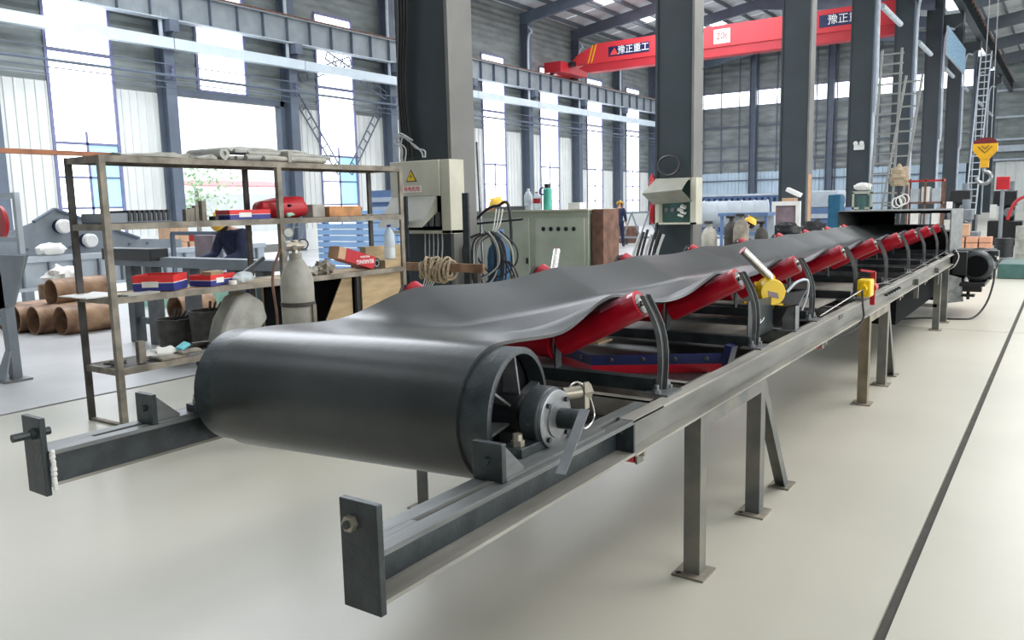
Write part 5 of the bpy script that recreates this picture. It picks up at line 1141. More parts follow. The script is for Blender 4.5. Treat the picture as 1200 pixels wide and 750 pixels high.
# tall ladders
def ladder(x0, y0, x1, y1, z1, wdt, n, label, m=m_lad):
    t = thing('ladder', label, 'ladder', ((x0), (y0), 0), 'tall ladders by the column row')
    a = Vector((x0, y0, 0)); e = Vector((x1, y1, z1)); u = Vector((wdt / 2, 0, 0))
    for s in (-1, 1): obj('rail', B().bar(a + u * s, e + u * s * 0.8, 0.07, 0.07), m, t, smooth=False)
    for k in range(n):
        f = (k + 0.5) / n; q = a.lerp(e, f); obj('rung', B().bar(q - u, q + u, 0.05, 0.05), m, t, smooth=False)
ladder(-5.35, 30.0, -5.25, 30.6, 6.6, 0.75, 20, 'tall pale ladder standing right of the fourth dark column')
ladder(-5.0, 29.2, -4.45, 30.0, 5.6, 0.6, 14, 'second ladder crossing in front of the tall pale one')
t = thing('white_drum_stand', 'pale green stand with a white sack at the ladder foot', 'stand', (-5.6, 28.5, 0))
b = B()
for x in (-5.9, -5.35): b.box(x, x + 0.06, 28.4, 28.5, 0, 1.85)
b.box(-5.9, -5.29, 28.4, 28.5, 1.3, 1.37); b.box(-5.9, -5.29, 28.4, 28.5, 1.8, 1.88); obj('frame', b, m_green, t, smooth=False); obj('drum', B().cyl((-5.6, 28.6, 0), (-5.6, 28.6, 1.75), 0.22, seg=16), m_dkgreen, t)
bag('white_sack', (-5.6, 28.45, 2.02), 0.2, (1.3, 0.8, 0.7), m_paper, 'white sack on the pale green stand at the ladder foot', seed=63)
# red shelf with machine parts behind the hood
t = thing('red_shelf', 'dark red steel shelf full of pale boxes behind the discharge hood', 'shelf', (-3.6, 27, 0))
for x in (-4.08, -3.6, -3.15): obj('post', B().box(x, x + 0.05, 27, 27.05, 0, 2.2), m_rust, t, smooth=False)
for x in (-4.08, -3.15): obj('post', B().box(x, x + 0.05, 27.5, 27.55, 0, 2.2), m_rust, t, smooth=False)
for z in (0.7, 1.45, 2.1): obj('shelf_board', B().box(-4.08, -3.1, 27, 27.55, z, z + 0.05), m_redd if z > 2 else m_rust, t, smooth=False)
sl = [('left', -3.98, 1.50), ('middle', -3.68, 1.50), ('right', -3.4, 1.50), ('left', -3.95, 0.75), ('middle', -3.65, 0.75), ('right', -3.38, 0.75)]
for k, (n_, x, z) in enumerate(sl):
    tag(obj('pale_box', B().box(x, x + 0.22, 27.05, 27.4, z + 0.001, z + 0.40 + 0.05 * (k % 2)), m_paper if k % 2 else m_greyl, bevel=0.01), '%s pale box on the %s level of the red shelf' % (n_, 'upper' if z > 1 else 'lower'), 'box', 'pale boxes on the red shelf')
bag('moss_ball', (-4.22, 26.6, 2.25), 0.27, (0.9, 0.8, 1.2), m_rope, 'brown ball of tangled fibre on the left end of the red shelf', 'fibre', seed=71, n=1.5)
t = thing('post_stand', 'thin dark stand with white rings under the brown fibre ball', 'stand', (-4.2, 26.6, 0))
obj('pole', B().cyl((-4.22, 26.6, 0), (-4.22, 26.6, 2.0), 0.05, seg=8), m_black, t)
for k in range(3): obj('ring', B().tube([(-4.25 + 0.1 * k + 0.13 * math.cos(a), 26.5, 1.5 + 0.05 * k + 0.15 * math.sin(a)) for a in [2 * PI * q / 14 for q in range(15)]], 0.018, 6), m_white, t)
# bricks pallets beyond the drive
n_ = 0
for k, (x, y, z) in enumerate(((-1.86, 19.0, 0.05), (-1.62, 19.0, 0.05), (-1.38, 19.0, 0.05), (-1.86, 19.0, 0.45), (-1.62, 19.0, 0.45), (-1.38, 19.0, 0.45))):
    t = thing('brick_stack', ['left', 'middle', 'right'][k % 3] + ' stack of salmon bricks, %s layer, behind the drive motor' % ('lower' if z < 0.2 else 'upper'), 'bricks', (x, y, z), 'stacked salmon bricks')
    for r_ in range(3): obj('brick', B().box(x - 0.10, x + 0.11, y, y + 0.4, z + 0.03 + r_ * 0.115, z + 0.135 + r_ * 0.115), m_brick, t, smooth=False)
for z in (0.0, 0.42): tag(obj('pallet_board', B().box(-2.0, -1.2, 19.0, 19.4, z, z + 0.05), m_wood), 'thin board under the %s layer of salmon bricks' % ('lower' if z < 0.1 else 'upper'), 'board')
tag(obj('salmon_carton', B().box(-1.93, -1.68, 19.05, 19.35, 0.84, 1.08), m_card, bevel=0.01), 'small pinkish carton on top of the left brick stack', 'box')
# machinery heaps of the right bay
def machine(x, y, w_, h, m, label, seed, cat='machine'):
    rnd = random.Random(seed); t = thing('machine_tool', label, cat, (x, y, 0))
    obj('base', B().box(x - w_ / 2, x + w_ / 2, y, y + w_ * 0.8, 0, h * 0.45), m, t, bevel=0.03)
    obj('column', B().box(x - w_ * 0.2, x + w_ * 0.25, y + w_ * 0.2, y + w_ * 0.7, h * 0.45, h * 0.85), m, t, bevel=0.03)
    obj('head', B().box(x - w_ * 0.38, x + w_ * 0.3, y + 0.0, y + w_ * 0.7, h * 0.72, h), m, t, bevel=0.04)
    obj('motor', B().cyl((x + w_ * 0.1, y + w_ * 0.4, h), (x + w_ * 0.1, y + w_ * 0.4, h + 0.3), w_ * 0.12, seg=12), m_grey, t)
    obj('handwheel', B().lathe((x + w_ * 0.1, y - 0.02, h * 0.6), (0, -1, 0), [(0, 0.02), (0, 0.14), (0.03, 0.16), (0.05, 0.14), (0.05, 0.02)], 16), m_bare, t)
    obj('panel', B().box(x - w_ * 0.45, x - w_ * 0.25, y - 0.03, y, h * 0.5, h * 0.75), m_white, t, bevel=0.01)
    return t
machine(-2.75, 28.5, 1.0, 1.25, m_grey, 'low dark machine tool just right of the discharge hood', 1)
machine(-1.75, 31.5, 1.0, 1.8, m_black, 'dark machine tool under the yellow hook block', 2)
machine(-0.15, 30, 1.6, 2.3, m_black, 'big dark machine tool at the right edge of the photo', 3)
machine(-3.9, 40, 1.2, 1.9, m_black, 'grey machine far behind the blue one, beside the last columns', 4)
machine(0.9, 26, 1.8, 1.8, m_grey, 'machine tool partly cut off at the right edge, nearest of them', 5)
tag(obj('red_control_box', B().box(-1.70, -1.38, 25.9, 26.1, 1.8, 2.15), m_redd, bevel=0.02), 'red control box on top of a thin post, right of the hook', 'control box')
tag(obj('control_post', B().cyl((-1.54, 26.0, 0), (-1.54, 26.0, 1.79), 0.05, seg=8), m_grey), 'thin grey post under the red control box', 'post')
t = thing('ladder', 'pale narrow ladder far behind the yellow hook block', 'ladder', (-4.6, 52, 0))
for q_ in (-0.25, 0.25): obj('rail', B().bar((-4.6 + q_, 52, 0), (-4.3 + q_, 53, 9.5), 0.07, 0.07), m_greyl, t, smooth=False)
for k in range(26): f = (k + 0.5) / 26; q = Vector((-4.6, 52, 0)).lerp(Vector((-4.3, 53, 9.5)), f); obj('rung', B().bar(q - Vector((0.25, 0, 0)), q + Vector((0.25, 0, 0)), 0.05, 0.05), m_greyl, t, smooth=False)
for k, (x, y, m, l) in enumerate(((-1.35, 24.5, m_black, 'black drum standing in front of the machine tools'), (-0.85, 24.9, m_grey, 'grey drum right of the black one'), (-0.75, 21.8, m_tarp, 'speckled grey wrapped drum at the right edge'))):
    t = thing('drum', l, 'drum', (x, y, 0), 'drums in the right bay'); r = 0.22 if k < 2 else 0.24; h = 0.55 if k < 2 else 0.95; z_ = 0
    obj('body', B().lathe((x, y, 0), (0, 0, 1), [(0, 0), (0, r), (h * .33, r), (h * .34, r + .01), (h * .36, r), (h * .66, r), (h * .67, r + .01), (h * .69, r), (h, r), (h, 0)], 20), m, t)
    obj('bung', B().cyl((x + r * .5, y, h), (x + r * .5, y, h + 0.02), 0.03, seg=8), m_bare, t)
tag(obj('green_plinth', B().box(-1.12, 0.8, 18.8, 20.2, 0, 0.30), m_dkgreen, bevel=0.02), 'low dark green plinth at the right edge behind the motor', 'plinth')
for k in range(5):
    x, y = (-2.5 + 0.45 * k, 23.2 + 0.5 * (k % 2)); tag(obj('steel_slab', B().obox((x, y, 0.05), (0.5, 0.35, 0.1), (0, 0, 0.3 * k)), m_bare if k % 2 else m_rackd, bevel=0.005), ['leftmost flat steel piece on the floor beyond the bricks', 'second flat steel piece on the floor beyond the bricks', 'middle flat steel piece on the floor beyond the bricks', 'fourth flat steel piece, before the black drum', 'rightmost flat steel piece, before the grey drum'][k], 'steel piece', 'flat steel pieces on the far floor')
t = thing('air_hose', 'red curved hose arm over the machines at the right edge', 'hose', (-0.9, 24.9, 1.2)); obj('hose', B().tube(bez([(-1.35, 25.2, 1.0), (-1.2, 25.2, 1.45), (-0.9, 25.2, 1.62), (-0.5, 25.2, 1.6)], 6), 0.04, 8), m_redd, t)

# ---- left yard of work between rack and window wall
t = thing('steel_trestle', 'long grey steel beam table on square legs behind the rack', 'table', (-8.8, 5.9, 0))
obj('beam', B().box(-10.4, -7.1, 5.82, 6.0, 1.0, 1.12), m_grey, t, bevel=0.004); obj('box_end', B().box(-10.35, -9.25, 5.70, 5.95, 1.08, 1.23), m_black, t, bevel=0.01)
for x in (-10.0, -9.55, -8.75, -7.9, -7.4): obj('leg', B().box(x - 0.07, x + 0.07, 5.84, 5.98, 0, 1.0), m_trest, t, smooth=False)
obj('lower_rail', B().box(-10.0, -7.4, 5.88, 5.94, 0.25, 0.33), m_trest, t, smooth=False)
def bin_(x, y, r, h, label):
    t = thing('scrap_bin', label, 'bin', (x, y, 0), 'scrap bins behind the rack'); b = B(); b.lathe((x, y, 0), (0, 0, 1), [(0, 0), (0, r * .8), (h, r), (h, r * .94), (0.03, r * .75), (0.03, 0)], 20); obj('tub', b, m_rackd, t)
    for k in range(4): obj('scrap_rod', B().bar((x - 0.1, y - .05 + .03 * k, h * 0.5), (x + 0.18 - 0.1 * k, y + 0.1, h + 0.08), 0.02, 0.02), m_black, t, smooth=False)
bin_(-8.15, 5.25, 0.20, 0.5, 'dark scrap bin behind the rack, left one'); bin_(-7.72, 5.4, 0.22, 0.6, 'dark scrap bin behind the rack, right one beside the grey sack')
for k, (x0, y0, z, L_, r, l) in enumerate(((-11.58, 5.71, 0.20, 0.74, 0.20, 'rusty brown pipe lying nearest the rack, open end facing left'), (-12.0, 5.54, 0.20, 0.8, 0.20, 'rusty pipe lying second from the rack'), (-12.42, 5.48, 0.20, 0.8, 0.20, 'dark-mouthed pipe, third from the rack'), (-12.84, 5.50, 0.20, 0.8, 0.20, 'pipe with the darkest open end, farthest left on the floor'),
        (-12.21, 5.92, 0.545, 0.8, 0.20, 'brown pipe resting on top of the row of pipes'), (-11.15, 7.2, 0.21, 0.6, 0.21, 'rusty pipe lying farther back, right of the row'))):
    t = thing('steel_pipe', l, 'pipe', (x0, y0, 0), 'rusty pipes on the left floor')
    obj('pipe', B().lathe((x0, y0, z), (0.0, 1, 0), [(0, r - 0.02), (0, r), (L_, r), (L_, r - 0.02), (0, r - 0.02)], 32), m_prust, t)
for x, y, h, m, l in ((-13.5, 6.6, 0.57, m_prust, 'short brown pipe standing upright behind the open ends'), (-13.02, 6.85, 0.55, m_orust, 'orange-brown pipe standing right behind the upright one')):
    t = thing('steel_pipe', l, 'pipe', (x, y, 0), 'rusty pipes on the left floor')
    obj('pipe', B().lathe((x, y, 0), (0, 0, 1), [(0, 0.20), (0, 0.22), (h, 0.22), (h, 0.20), (0, 0.20)], 32), m, t)
# hopper stand at the left edge
t = thing('hopper_stand', 'dark grey hopper stand on a flared leg at the left edge', 'stand', (-8.8, 3.83, 0))
b = B(); b.prism([(-9.9, 3.83, 1.28), (-8.33, 3.83, 1.28), (-8.66, 3.83, 0.78), (-9.9, 3.83, 0.55)], (0, 0.02, 0)); obj('hopper_plate', b, m_grey, t, smooth=False)
b = B(); b.prism([(-8.36, 3.851, 1.28), (-8.69, 3.851, 0.78), (-8.95, 3.98, 0.78), (-8.62, 4.0, 1.28)], (0.01, 0, 0)); obj('hopper_side', b, m_steel, t, smooth=False)
b = B(); b.prism([(-9.0, 3.83, 1.1), (-8.86, 3.83, 1.1), (-8.83, 3.83, 0.02), (-8.93, 3.83, 0.02)], (0, 0.09, 0)); b.prism([(-8.93, 3.82, 0.3), (-8.83, 3.82, 0.3), (-8.72, 3.7, 0.02), (-8.93, 3.7, 0.02)], (0, 0.02, 0)); obj('leg', b, m_grey, t, smooth=False)
obj('cross_bar', B().box(-9.9, -8.9, 3.85, 3.91, 0.55, 0.62), m_grey, t, smooth=False); obj('foot_plate', B().box(-8.98, -8.68, 3.68, 3.95, 0, 0.02), m_bare, t, smooth=False)
b = B(); b.prism([(-9.9, 4.0, 1.9), (-8.78, 4.0, 1.9), (-8.78, 4.0, 1.84), (-9.9, 4.0, 1.84)], (0, 0.05, 0)); b.box(-8.84, -8.78, 4.0, 4.05, 1.28, 1.839); b.box(-9.9, -8.841, 4.001, 4.049, 1.40, 1.45); fr = obj('guard_frame', b, m_greyl, t, smooth=False)
obj('red_guard', B().lathe((-9.35, 4.1, 1.6), (0, -1, 0), [(0, 0.0), (0, 0.18), (0.05, 0.2), (0.05, 0)], 20), m_redd, fr)
# vibrating screen side plate with white caps
xs_ = -16.0
t = thing('screen_machine', 'big grey bolted machine side plate with two white round caps, left', 'machine', (xs_, 8.5, 0))
b = B(); b.prism([(xs_, 6.9, 0.45), (xs_, 6.9, 1.3), (xs_, 7.55, 1.55), (xs_, 7.95, 1.78), (xs_, 9.6, 1.15), (xs_, 10.6, 1.1), (xs_, 10.6, 0.6), (xs_, 7.6, 0.45)], (0.03, 0, 0)); obj('side_plate', b, m_grey, t, smooth=False)
b = B(); b.bar((xs_ + 0.06, 7.55, 1.56), (xs_ + 0.06, 7.95, 1.79), 0.12, 0.04); b.bar((xs_ + 0.06, 7.95, 1.79), (xs_ + 0.06, 9.6, 1.17), 0.12, 0.04); obj('top_flange', b, m_bluegrey, t, smooth=False)
for y, z in ((8.02, 1.46), (8.50, 1.17)):
    hb = obj('hub', B().cyl((xs_ + 0.03, y, z), (xs_ + 0.2, y, z), 0.13, seg=20), m_navy, t); obj('round_cap', B().lathe((xs_ + 0.2, y - 0.02, z), (1, 0, 0), [(0, 0.135), (0.1, 0.13), (0.12, 0.11), (0.12, 0)], 24), m_white, hb)
for k in range(14):
    q = random.Random(k); obj('plate_bolt', B().cyl((xs_ + 0.03, 7.2 + 0.2 * k, 0.75 + 0.3 * (k % 2)), (xs_ + 0.05, 7.2 + 0.2 * k, 0.75 + 0.3 * (k % 2)), 0.03, seg=8), m_bluegrey, t)
t = thing('chassis_frame', 'pale blue-grey ribbed chassis beam in front of the machine plate', 'frame', (-15, 8, 0))
obj('top_rail', B().box(-15.05, -14.9, 6.6, 12.0, 0.86, 0.96), m_greyl, t, smooth=False); obj('web', B().box(-15.02, -14.98, 6.6, 12.0, 0.40, 0.86), m_greyl, t, smooth=False); obj('bottom_rail', B().box(-15.05, -14.9, 6.6, 12, 0.36, 0.42), m_greyl, t, smooth=False)
for k in range(12): obj('rib', B().box(-14.98, -14.9, 6.8 + k * 0.45, 6.83 + k * 0.45, 0.42, 0.86), m_grey, t, smooth=False)
for y in (6.8, 11.8): obj('leg', B().box(-15.05, -14.9, y, y + 0.15, 0, 0.36), m_grey, t, smooth=False)
bag('plastic_bag', (-13.2, 6.62, 0.70), 0.22, (1.0, 1.2, 0.75), m_paper, 'white plastic bag lying on top of the upright pipes', seed=81, n=1.3)
bag('white_sack', (-15.0, 7.35, 1.065), 0.17, (0.8, 1.6, 0.7), m_paper, 'white cushion-like sack on the pale chassis rail', seed=82, n=0.7)
tag(obj('mint_sheet', B().box(-14.0, -9.0, 8.3, 8.4, 0.0, 0.50), m_glass_g), 'long mint green sheet standing behind the steel beam table', 'sheet')
t = thing('angle_brace_frame', 'dark A-shaped steel frame behind the larger carton', 'frame', (-13, 9.5, 0))
for p, q in (((-13.9, 9.5, 0.6), (-13.2, 9.5, 1.25)), ((-13.2, 9.5, 1.25), (-12.6, 9.5, 0.6)), ((-13.2, 9.5, 1.25), (-13.2, 9.5, 0)), ((-14.6, 9.5, 1.27), (-12.2, 9.5, 1.27)), ((-14.6, 9.5, 1.27), (-14.6, 9.5, 0)), ((-12.3, 9.5, 1.27), (-12.3, 9.5, 0))): obj('bar', B().bar(p, q, 0.07, 0.07), m_bluegrey, t, smooth=False)
tag(obj('mauve_panel', B().box(-13.1, -12.55, 8.95, 9.05, 0, 1.26), m_mauve, bevel=0.01), 'mauve upright panel left of the stacked cartons', 'panel')
cl = [(11.6, 0, 'floor-level carton at the left of the far carton stack'), (12.15, 0, 'floor-level carton, second from left in the far stack'), (12.7, 0, 'floor-level carton, third in the far stack'), (13.25, 0, 'floor-level carton at the right of the far stack'), (11.7, 0.5, 'carton in the second layer, left'), (12.25, 0.5, 'carton in the second layer, middle'), (12.85, 0.5, 'carton in the second layer, right'), (11.75, 0.98, 'topmost carton of the far stack')]
for k, (y, z, l) in enumerate(cl):
    t = thing('carton', l, 'box', (-18, y, z), 'cartons stacked near the gate'); obj('body', B().box(-18.25, -17.75, y - 0.24, y + 0.24, z + 0.002, z + 0.47), m_card, t, smooth=False); obj('tape', B().box(-17.75, -17.745, y - 0.03, y + 0.03, z + 0.05, z + 0.472), m_wood, t, smooth=False)
tag(obj('red_case', B().box(-18.1, -17.8, 12.15, 12.45, 0.975, 1.2), m_redd, bevel=0.01), 'small red case on the second layer of cartons', 'case')
crumpled('white_paper_heap', -18.2, -17.7, 12.55, 13.15, 0.975, 0.18, (4, 5), m_paper, 'crumpled white paper on the right cartons', 'paper', seed=91)
t = thing('blue_sheet_stack', 'light blue corrugated steel sheets standing behind the rack', 'sheets', (-12, 12, 0))
for k in range(11): obj('sheet', B().box(-13.2, -10.9, 12.0, 12.05 + 0.04 * (k % 2), 0.25 + k * 0.127, 0.25 + k * 0.127 + 0.105), m_blues, t, smooth=False)
for x in (-13.1, -12.1, -11.0): obj('post', B().box(x - 0.05, x + 0.05, 12.1, 12.2, 0, 1.7), m_bluem, t, smooth=False)
t = thing('blue_crate', 'navy slatted crate top above the light blue sheets', 'crate', (-12.4, 13, 0))
obj('body', B().box(-12.6, -11.9, 13.0, 13.6, 0, 2.05), m_bluem, t, smooth=False)
for k in range(4): obj('slat', B().box(-12.62, -11.88, 12.97, 13.0, 1.2 + k * 0.2, 1.3 + k * 0.2), m_greyl, t, smooth=False)
ladder2 = thing('small_ladder', 'short ladder leaning left of the light blue sheets', 'ladder', (-13.4, 11.6, 0))
for s in (-0.16, 0.16): obj('rail', B().bar((-13.9 + s, 11.6, 0.0), (-13.25 + s, 11.7, 1.75), 0.04, 0.04), m_gird, ladder2, smooth=False)
for k in range(6): f = (k + .5) / 6; q = Vector((-13.9, 11.6, 0)).lerp(Vector((-13.25, 11.7, 1.75)), f); obj('rung', B().bar(q - Vector((.16, 0, 0)), q + Vector((.16, 0, 0)), .03, .03), m_gird, ladder2, smooth=False)
# lattice guard fence and truss stack near the standing worker
t = thing('lattice_truss', 'low lattice truss lying on the floor behind the standing worker', 'truss', (-15, 30, 0))
for z in (0.25, 1.25): obj('chord', B().box(-19.5, -10.5, 30.0, 30.08, z, z + 0.08), m_grey, t, smooth=False)
for k in range(24):
    x = -19.5 + k * 0.375; a, e = ((x, 30.04, 0.3), (x + 0.375, 30.04, 1.28)); 
    if k % 2: a, e = (a[0], 30.04, 1.28), (e[0], 30.04, 0.3)
    obj('diagonal', B().bar(a, e, 0.05, 0.05), m_grey, t, smooth=False)
for x in (-19.4, -15, -10.6): obj('foot', B().box(x, x + 0.15, 29.95, 30.15, 0, 0.25), m_rackd, t, smooth=False)
for k in range(6):
    x = -18.5 + k * 1.5; tag(obj('machine_part', B().obox((x, 31.5 + (k % 2), 0.35), (0.8, 0.8, 0.7), (0, 0, 0.3 * k)), [m_bluem, m_grey, m_rust][k % 3], bevel=0.04), ['leftmost machine part behind the lattice truss, blue', 'grey machine part, second behind the lattice truss', 'rusty machine part, third behind the lattice truss', 'blue machine part behind the lattice truss, right of the rusty one', 'grey machine part behind the worker', 'rusty machine part farthest right behind the truss'][k], 'machine part', 'parts behind the lattice truss')
# small tree and red awning outside the gate
t = thing('tree', 'pale green tree in the yard outside the open gate', 'tree', (-44, 25, -0.03))
obj('trunk', B().cyl((-44, 30.5, -0.03), (-44, 30.5, 3.0), 0.15, 0.1, seg=8), m_rack, t)
b = B()
for k in range(500):
    rnd = random.Random(k); a = rnd.uniform(0, 6.28); r = rnd.uniform(0, 1.6); q = Vector((-44 + r * math.cos(a), 30.5 + 1.9 * r * math.sin(a), rnd.uniform(1.0, 4.6))); n1 = Vector((rnd.uniform(-1, 1), rnd.uniform(-1, 1), rnd.uniform(-1, 1))).normalized() * 0.16; n2 = n1.cross(Vector((rnd.random(), rnd.random(), 1))).normalized() * 0.10
    b.mesh([q - n1, q + n2, q + n1, q - n2], [(0, 1, 2, 3)])
obj('leaves', b, m_leaf, t, smooth=False, kind='stuff')
t = thing('red_awning', 'faded red awning across the yard outside the gate', 'awning', (-50, 38, 0)); obj('roof', B().mesh([(-52, 33, 3.9), (-48, 33, 3.4), (-48, 42, 3.4), (-52, 42, 3.9), (-52, 33, 4.0), (-48, 33, 3.5), (-48, 42, 3.5), (-52, 42, 4.0)], [(0, 1, 2, 3), (4, 5, 6, 7), (0, 1, 5, 4), (1, 2, 6, 5), (2, 3, 7, 6), (3, 0, 4, 7)]), mat('faded_red', (0.7, 0.35, 0.35), 0.7), t, smooth=False)
for y in (33.2, 41.8): obj('post', B().box(-48.2, -48.05, y, y + 0.1, -0.03, 3.4), m_greyl, t, smooth=False)

# ================================================================== PEOPLE
def skin(name, V, E, R, m, parent, sub=2):
    me = bpy.data.meshes.new(name); o0 = ORG[parent.name]
    me.from_pydata([Vector(v) for v in V], E, []); me.materials.append(m)
    ob = bpy.data.objects.new(name, me); COL.objects.link(ob); ob.parent = parent; ORG[ob.name] = o0
    me.skin_vertices or me.attributes
    md = ob.modifiers.new('skin', 'SKIN'); md.use_smooth_shade = True
    sv = me.skin_vertices[0].data
    for i, r in enumerate(R): sv[i].radius = (r, r) if not isinstance(r, tuple) else r; sv[i].use_root = (i == 0)
    ms_ = ob.modifiers.new('smooth', 'SUBSURF'); ms_.levels = sub; ms_.render_levels = sub
    return ob
def person(loc, rz, J, label, hat=True, top=m_navy, leg_m=m_navy, back_mark=False, headpitch=0.0):
    """J: joints in local space (x right, y forward, z up)"""
    t = thing('person', label, 'person', loc)
    ORG[t.name] = Vector((0, 0, 0))
    V = []; E = []; R = []
    def add(p, r, prev=None):
        V.append(Vector(p)); R.append(r)
        if prev is not None: E.append((prev, len(V) - 1))
        return len(V) - 1
    pel = add(J['pelvis'], 0.115); wa = add(J['waist'], 0.105, pel); ch = add(J['chest'], 0.13, wa); nk = add(J['neck'], 0.055, ch)
    h1 = add(Vector(J['neck']).lerp(Vector(J['head']), 0.55), 0.065, nk); h2 = add(J['head'], 0.092, h1)
    up = (Vector(J['head']) - Vector(J['neck'])).normalized(); h3 = add(Vector(J['head']) + up * 0.08, 0.075, h2)
    fwd = Vector((0, 1, 0)); fwd = (fwd - up * fwd.dot(up)).normalized(); add(Vector(J['head']) + fwd * 0.085 - up * 0.01, 0.02, h2)
    for s, n in ((1, 'r'), (-1, 'l')):
        sh_ = add(J['sh' + n], 0.065, ch); el = add(J['el' + n], 0.045, sh_); wr_ = add(J['wr' + n], 0.030, el)
        d = (Vector(J['wr' + n]) - Vector(J['el' + n])).normalized(); side = d.cross(Vector((0, 1, 0)));
        side = side.normalized() if side.length > 0.1 else Vector((1, 0, 0)); nn = side.cross(d).normalized()
        pm = add(Vector(J['wr' + n]) + d * 0.055, 0.032, wr_)
        for k, (o_, ln) in enumerate(((-0.03, 0.065), (-0.01, 0.080), (0.01, 0.085), (0.03, 0.075))):
            a = add(Vector(V[pm]) + nn * o_ + d * 0.045, 0.0095, pm); c_ = add(V[a] + d * ln * 0.5 + side * 0.012, 0.0085, a); add(V[c_] + d * ln * 0.35 + side * 0.025, 0.0075, c_)
        a = add(Vector(V[wr_]) + nn * 0.045 + d * 0.04, 0.011, wr_); add(V[a] + nn * 0.015 + d * 0.04, 0.0095, a)
        hp = add(J['hip' + n], 0.09, pel); kn = add(J['kn' + n], 0.058, hp); an = add(J['an' + n], 0.038, kn); add(Vector(J['an' + n]) + Vector((0, 0.13, -0.04)), 0.03, an)
    skin('body', V, E, R, m_skin, t)
    def sub_(name, chains, m):
        V2 = []; E2 = []; R2 = []; idx = {}
        for ch_ in chains:
            pr = None
            for p, r in ch_:
                key = tuple(round(c_, 4) for c_ in p)
                if key not in idx: idx[key] = len(V2); V2.append(Vector(p)); R2.append(r)
                i = idx[key]
                if pr is not None: E2.append((pr, i))
                pr = i
        return skin(name, V2, E2, R2, m, t)
    L2 = lambda a, b_, f: tuple(Vector(J[a]).lerp(Vector(J[b_]), f))
    jk = sub_('jacket', [[(J['waist'], (0.155, 0.125)), (J['chest'], (0.175, 0.135)), (L2('chest', 'neck', 0.75), 0.08)], [(J['waist'], 0.15), (L2('waist', 'pelvis', 0.8), (0.16, 0.13))]] + [[(J['chest'], 0.17), (J['sh' + n], 0.088), (J['el' + n], 0.066), (L2('el' + n, 'wr' + n, 0.95), 0.05)] for n in 'rl'], top)
    sub_('trousers', [[(J['pelvis'], (0.15, 0.125)), (J['hip' + n], 0.108), (J['kn' + n], 0.078), (L2('kn' + n, 'an' + n, 0.95), 0.062)] for n in 'rl'], leg_m)
    for n in 'rl':
        a = Vector(J['an' + n]); b = B(); b.ball(a + Vector((0, 0.06, -0.035)), 0.06, (0.85, 2.2, 0.75), 14); b.cyl(a + Vector((0, 0, -0.03)), a + Vector((0, 0, 0.06)), 0.05, 0.052, seg=12)
        for v in b.bm.verts: v.co.z = max(v.co.z, a.z - 0.08)
        obj('boot', b, m_rackd, t)
    hd_ = Vector(J['head']); q = up.to_track_quat('Z', 'Y').to_matrix()
    def place(b):
        for v in b.bm.verts: v.co = hd_ + q @ v.co
        return b
    if hat:
        b = B(); b.ball((0, 0, 0.055), 0.13, (0.92, 1.05, 0.9), 20)
        for v in b.bm.verts: v.co.z = max(v.co.z, 0.055)
        b.lathe((0, 0.03, 0.05), (0, 0, 1), [(0, 0.10), (0, 0.15), (0.012, 0.148), (0.012, 0.10)], 20); b.box(-0.012, 0.012, -0.12, 0.12, 0.15, 0.178)
        obj('hard_hat', place(b), m_hat, t)
    b = B(); b.ball((0, -0.02, 0.02), 0.105, (0.95, 1.0, 0.95), 16)
    for v in list(b.bm.verts):
        if v.co.y > 0.05 and v.co.z < 0.06: v.co.y = 0.04
        v.co.z = max(v.co.z, -0.05)
    obj('hair', place(b), m_hair, t)
    b = B()
    for s in (-1, 1): b.ball((s * 0.033, 0.088, 0.0), 0.011, seg=8)
    obj('eye', place(b), m_print_k, t, kind='stuff')
    b = B(); b.box(-0.024, 0.024, 0.084, 0.096, -0.058, -0.050); obj('mouth', place(b), m_redd, t)
    b = B()
    for s in (-1, 1): b.ball((s * 0.095, -0.005, -0.01), 0.022, (0.5, 1, 1.4), 8)
    obj('ear', place(b), m_skin, t, kind='stuff')
    if back_mark:
        c_ = Vector(J['chest']); text('back_print', 'TYKMI'[0:0] + '安全', 0.10, c_ + Vector((0, -0.165, 0.05)), (PI / 2, 0, 0), m_print_r, t)
    t.rotation_euler = (0, 0, rz)
    return t
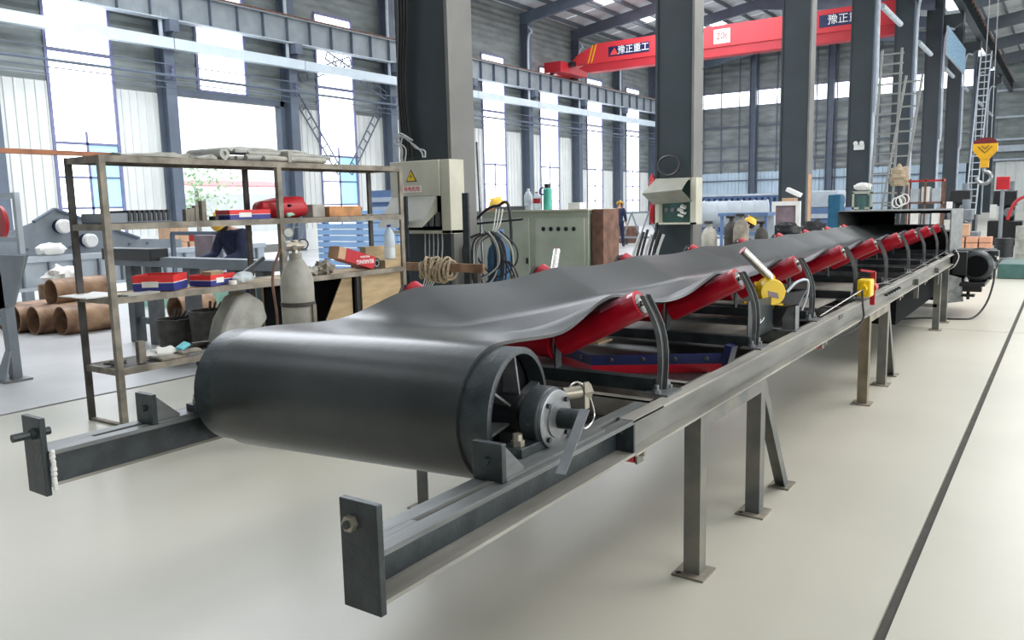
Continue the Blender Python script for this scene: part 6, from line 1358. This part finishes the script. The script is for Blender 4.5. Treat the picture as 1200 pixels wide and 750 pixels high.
def stand(lean=0.0, headf=0.0, arm=0.0, stride=0.0, crouch=0.0):
    J = dict(pelvis=(0, 0, 0.95), waist=(0, 0.02 + lean * 0.3, 1.10), chest=(0, 0.03 + lean, 1.34 - lean * 0.35), neck=(0, 0.04 + lean * 1.4, 1.50 - lean * 0.55), head=(0, 0.06 + lean * 1.7 + headf, 1.62 - lean * 0.8 - headf * 0.5))
    for s, n in ((1, 'r'), (-1, 'l')):
        J['sh' + n] = (s * 0.17, 0.02 + lean * 1.1, 1.42 - lean * 0.4)
        J['el' + n] = (s * 0.23, 0.02 + lean * 1.1 + arm * 0.10, 1.14 - lean * 0.4)
        J['wr' + n] = (s * 0.22, 0.06 + lean * 1.1 + arm * 0.38, 0.90 + arm * 0.18 - lean * 0.4)
        J['hip' + n] = (s * 0.09, 0, 0.90); J['kn' + n] = (s * 0.10, 0.03 + s * stride * 0.5, 0.50); J['an' + n] = (s * 0.11, s * stride, 0.085)
    return J
person((-14.36, 28.4, 0), math.radians(8), stand(0.0, 0.05, 0.3, 0.13), 'person in navy work suit and yellow hard hat walking away, seen from behind', back_mark=False)
person((-7.55, 10.75, 0), math.radians(160), stand(0.0, 0.0, 0.8), 'person with yellow hard hat behind the left end of the green cabinet')
J = stand(0.12, 0.05, 1.0); person((-9.28, 7.05, 0), math.radians(190), J, 'person in navy suit and yellow hard hat bending over the beam table, left')
person((-17.9, 9.72, 0), math.radians(-100), stand(0.12, 0.05, 1.0), 'person in grey shirt and blue jeans behind the chassis beam, far left', hat=False, top=m_clothg, leg_m=m_clothb)
J = dict(pelvis=(0, -0.1, 0.42), waist=(0, -0.02, 0.55), chest=(0, 0.14, 0.76), neck=(0, 0.24, 0.90), head=(0, 0.31, 1.02))
for s, n in ((1, 'r'), (-1, 'l')): J.update({'sh' + n: (s * 0.17, 0.14, 0.84), 'el' + n: (s * 0.24, 0.30, 0.66), 'wr' + n: (s * 0.16, 0.50, 0.60), 'hip' + n: (s * 0.1, -0.1, 0.42), 'kn' + n: (s * 0.16, 0.28, 0.50), 'an' + n: (s * 0.14, 0.05, 0.085)})
for k_ in J:
    if k_[:2] not in ('an', 'kn'): J[k_] = (J[k_][0], J[k_][1], J[k_][2] + 0.12)
person((-6.02, 17.4, 0), math.radians(-70), J, 'person crouching in navy suit and yellow hard hat behind the belt')
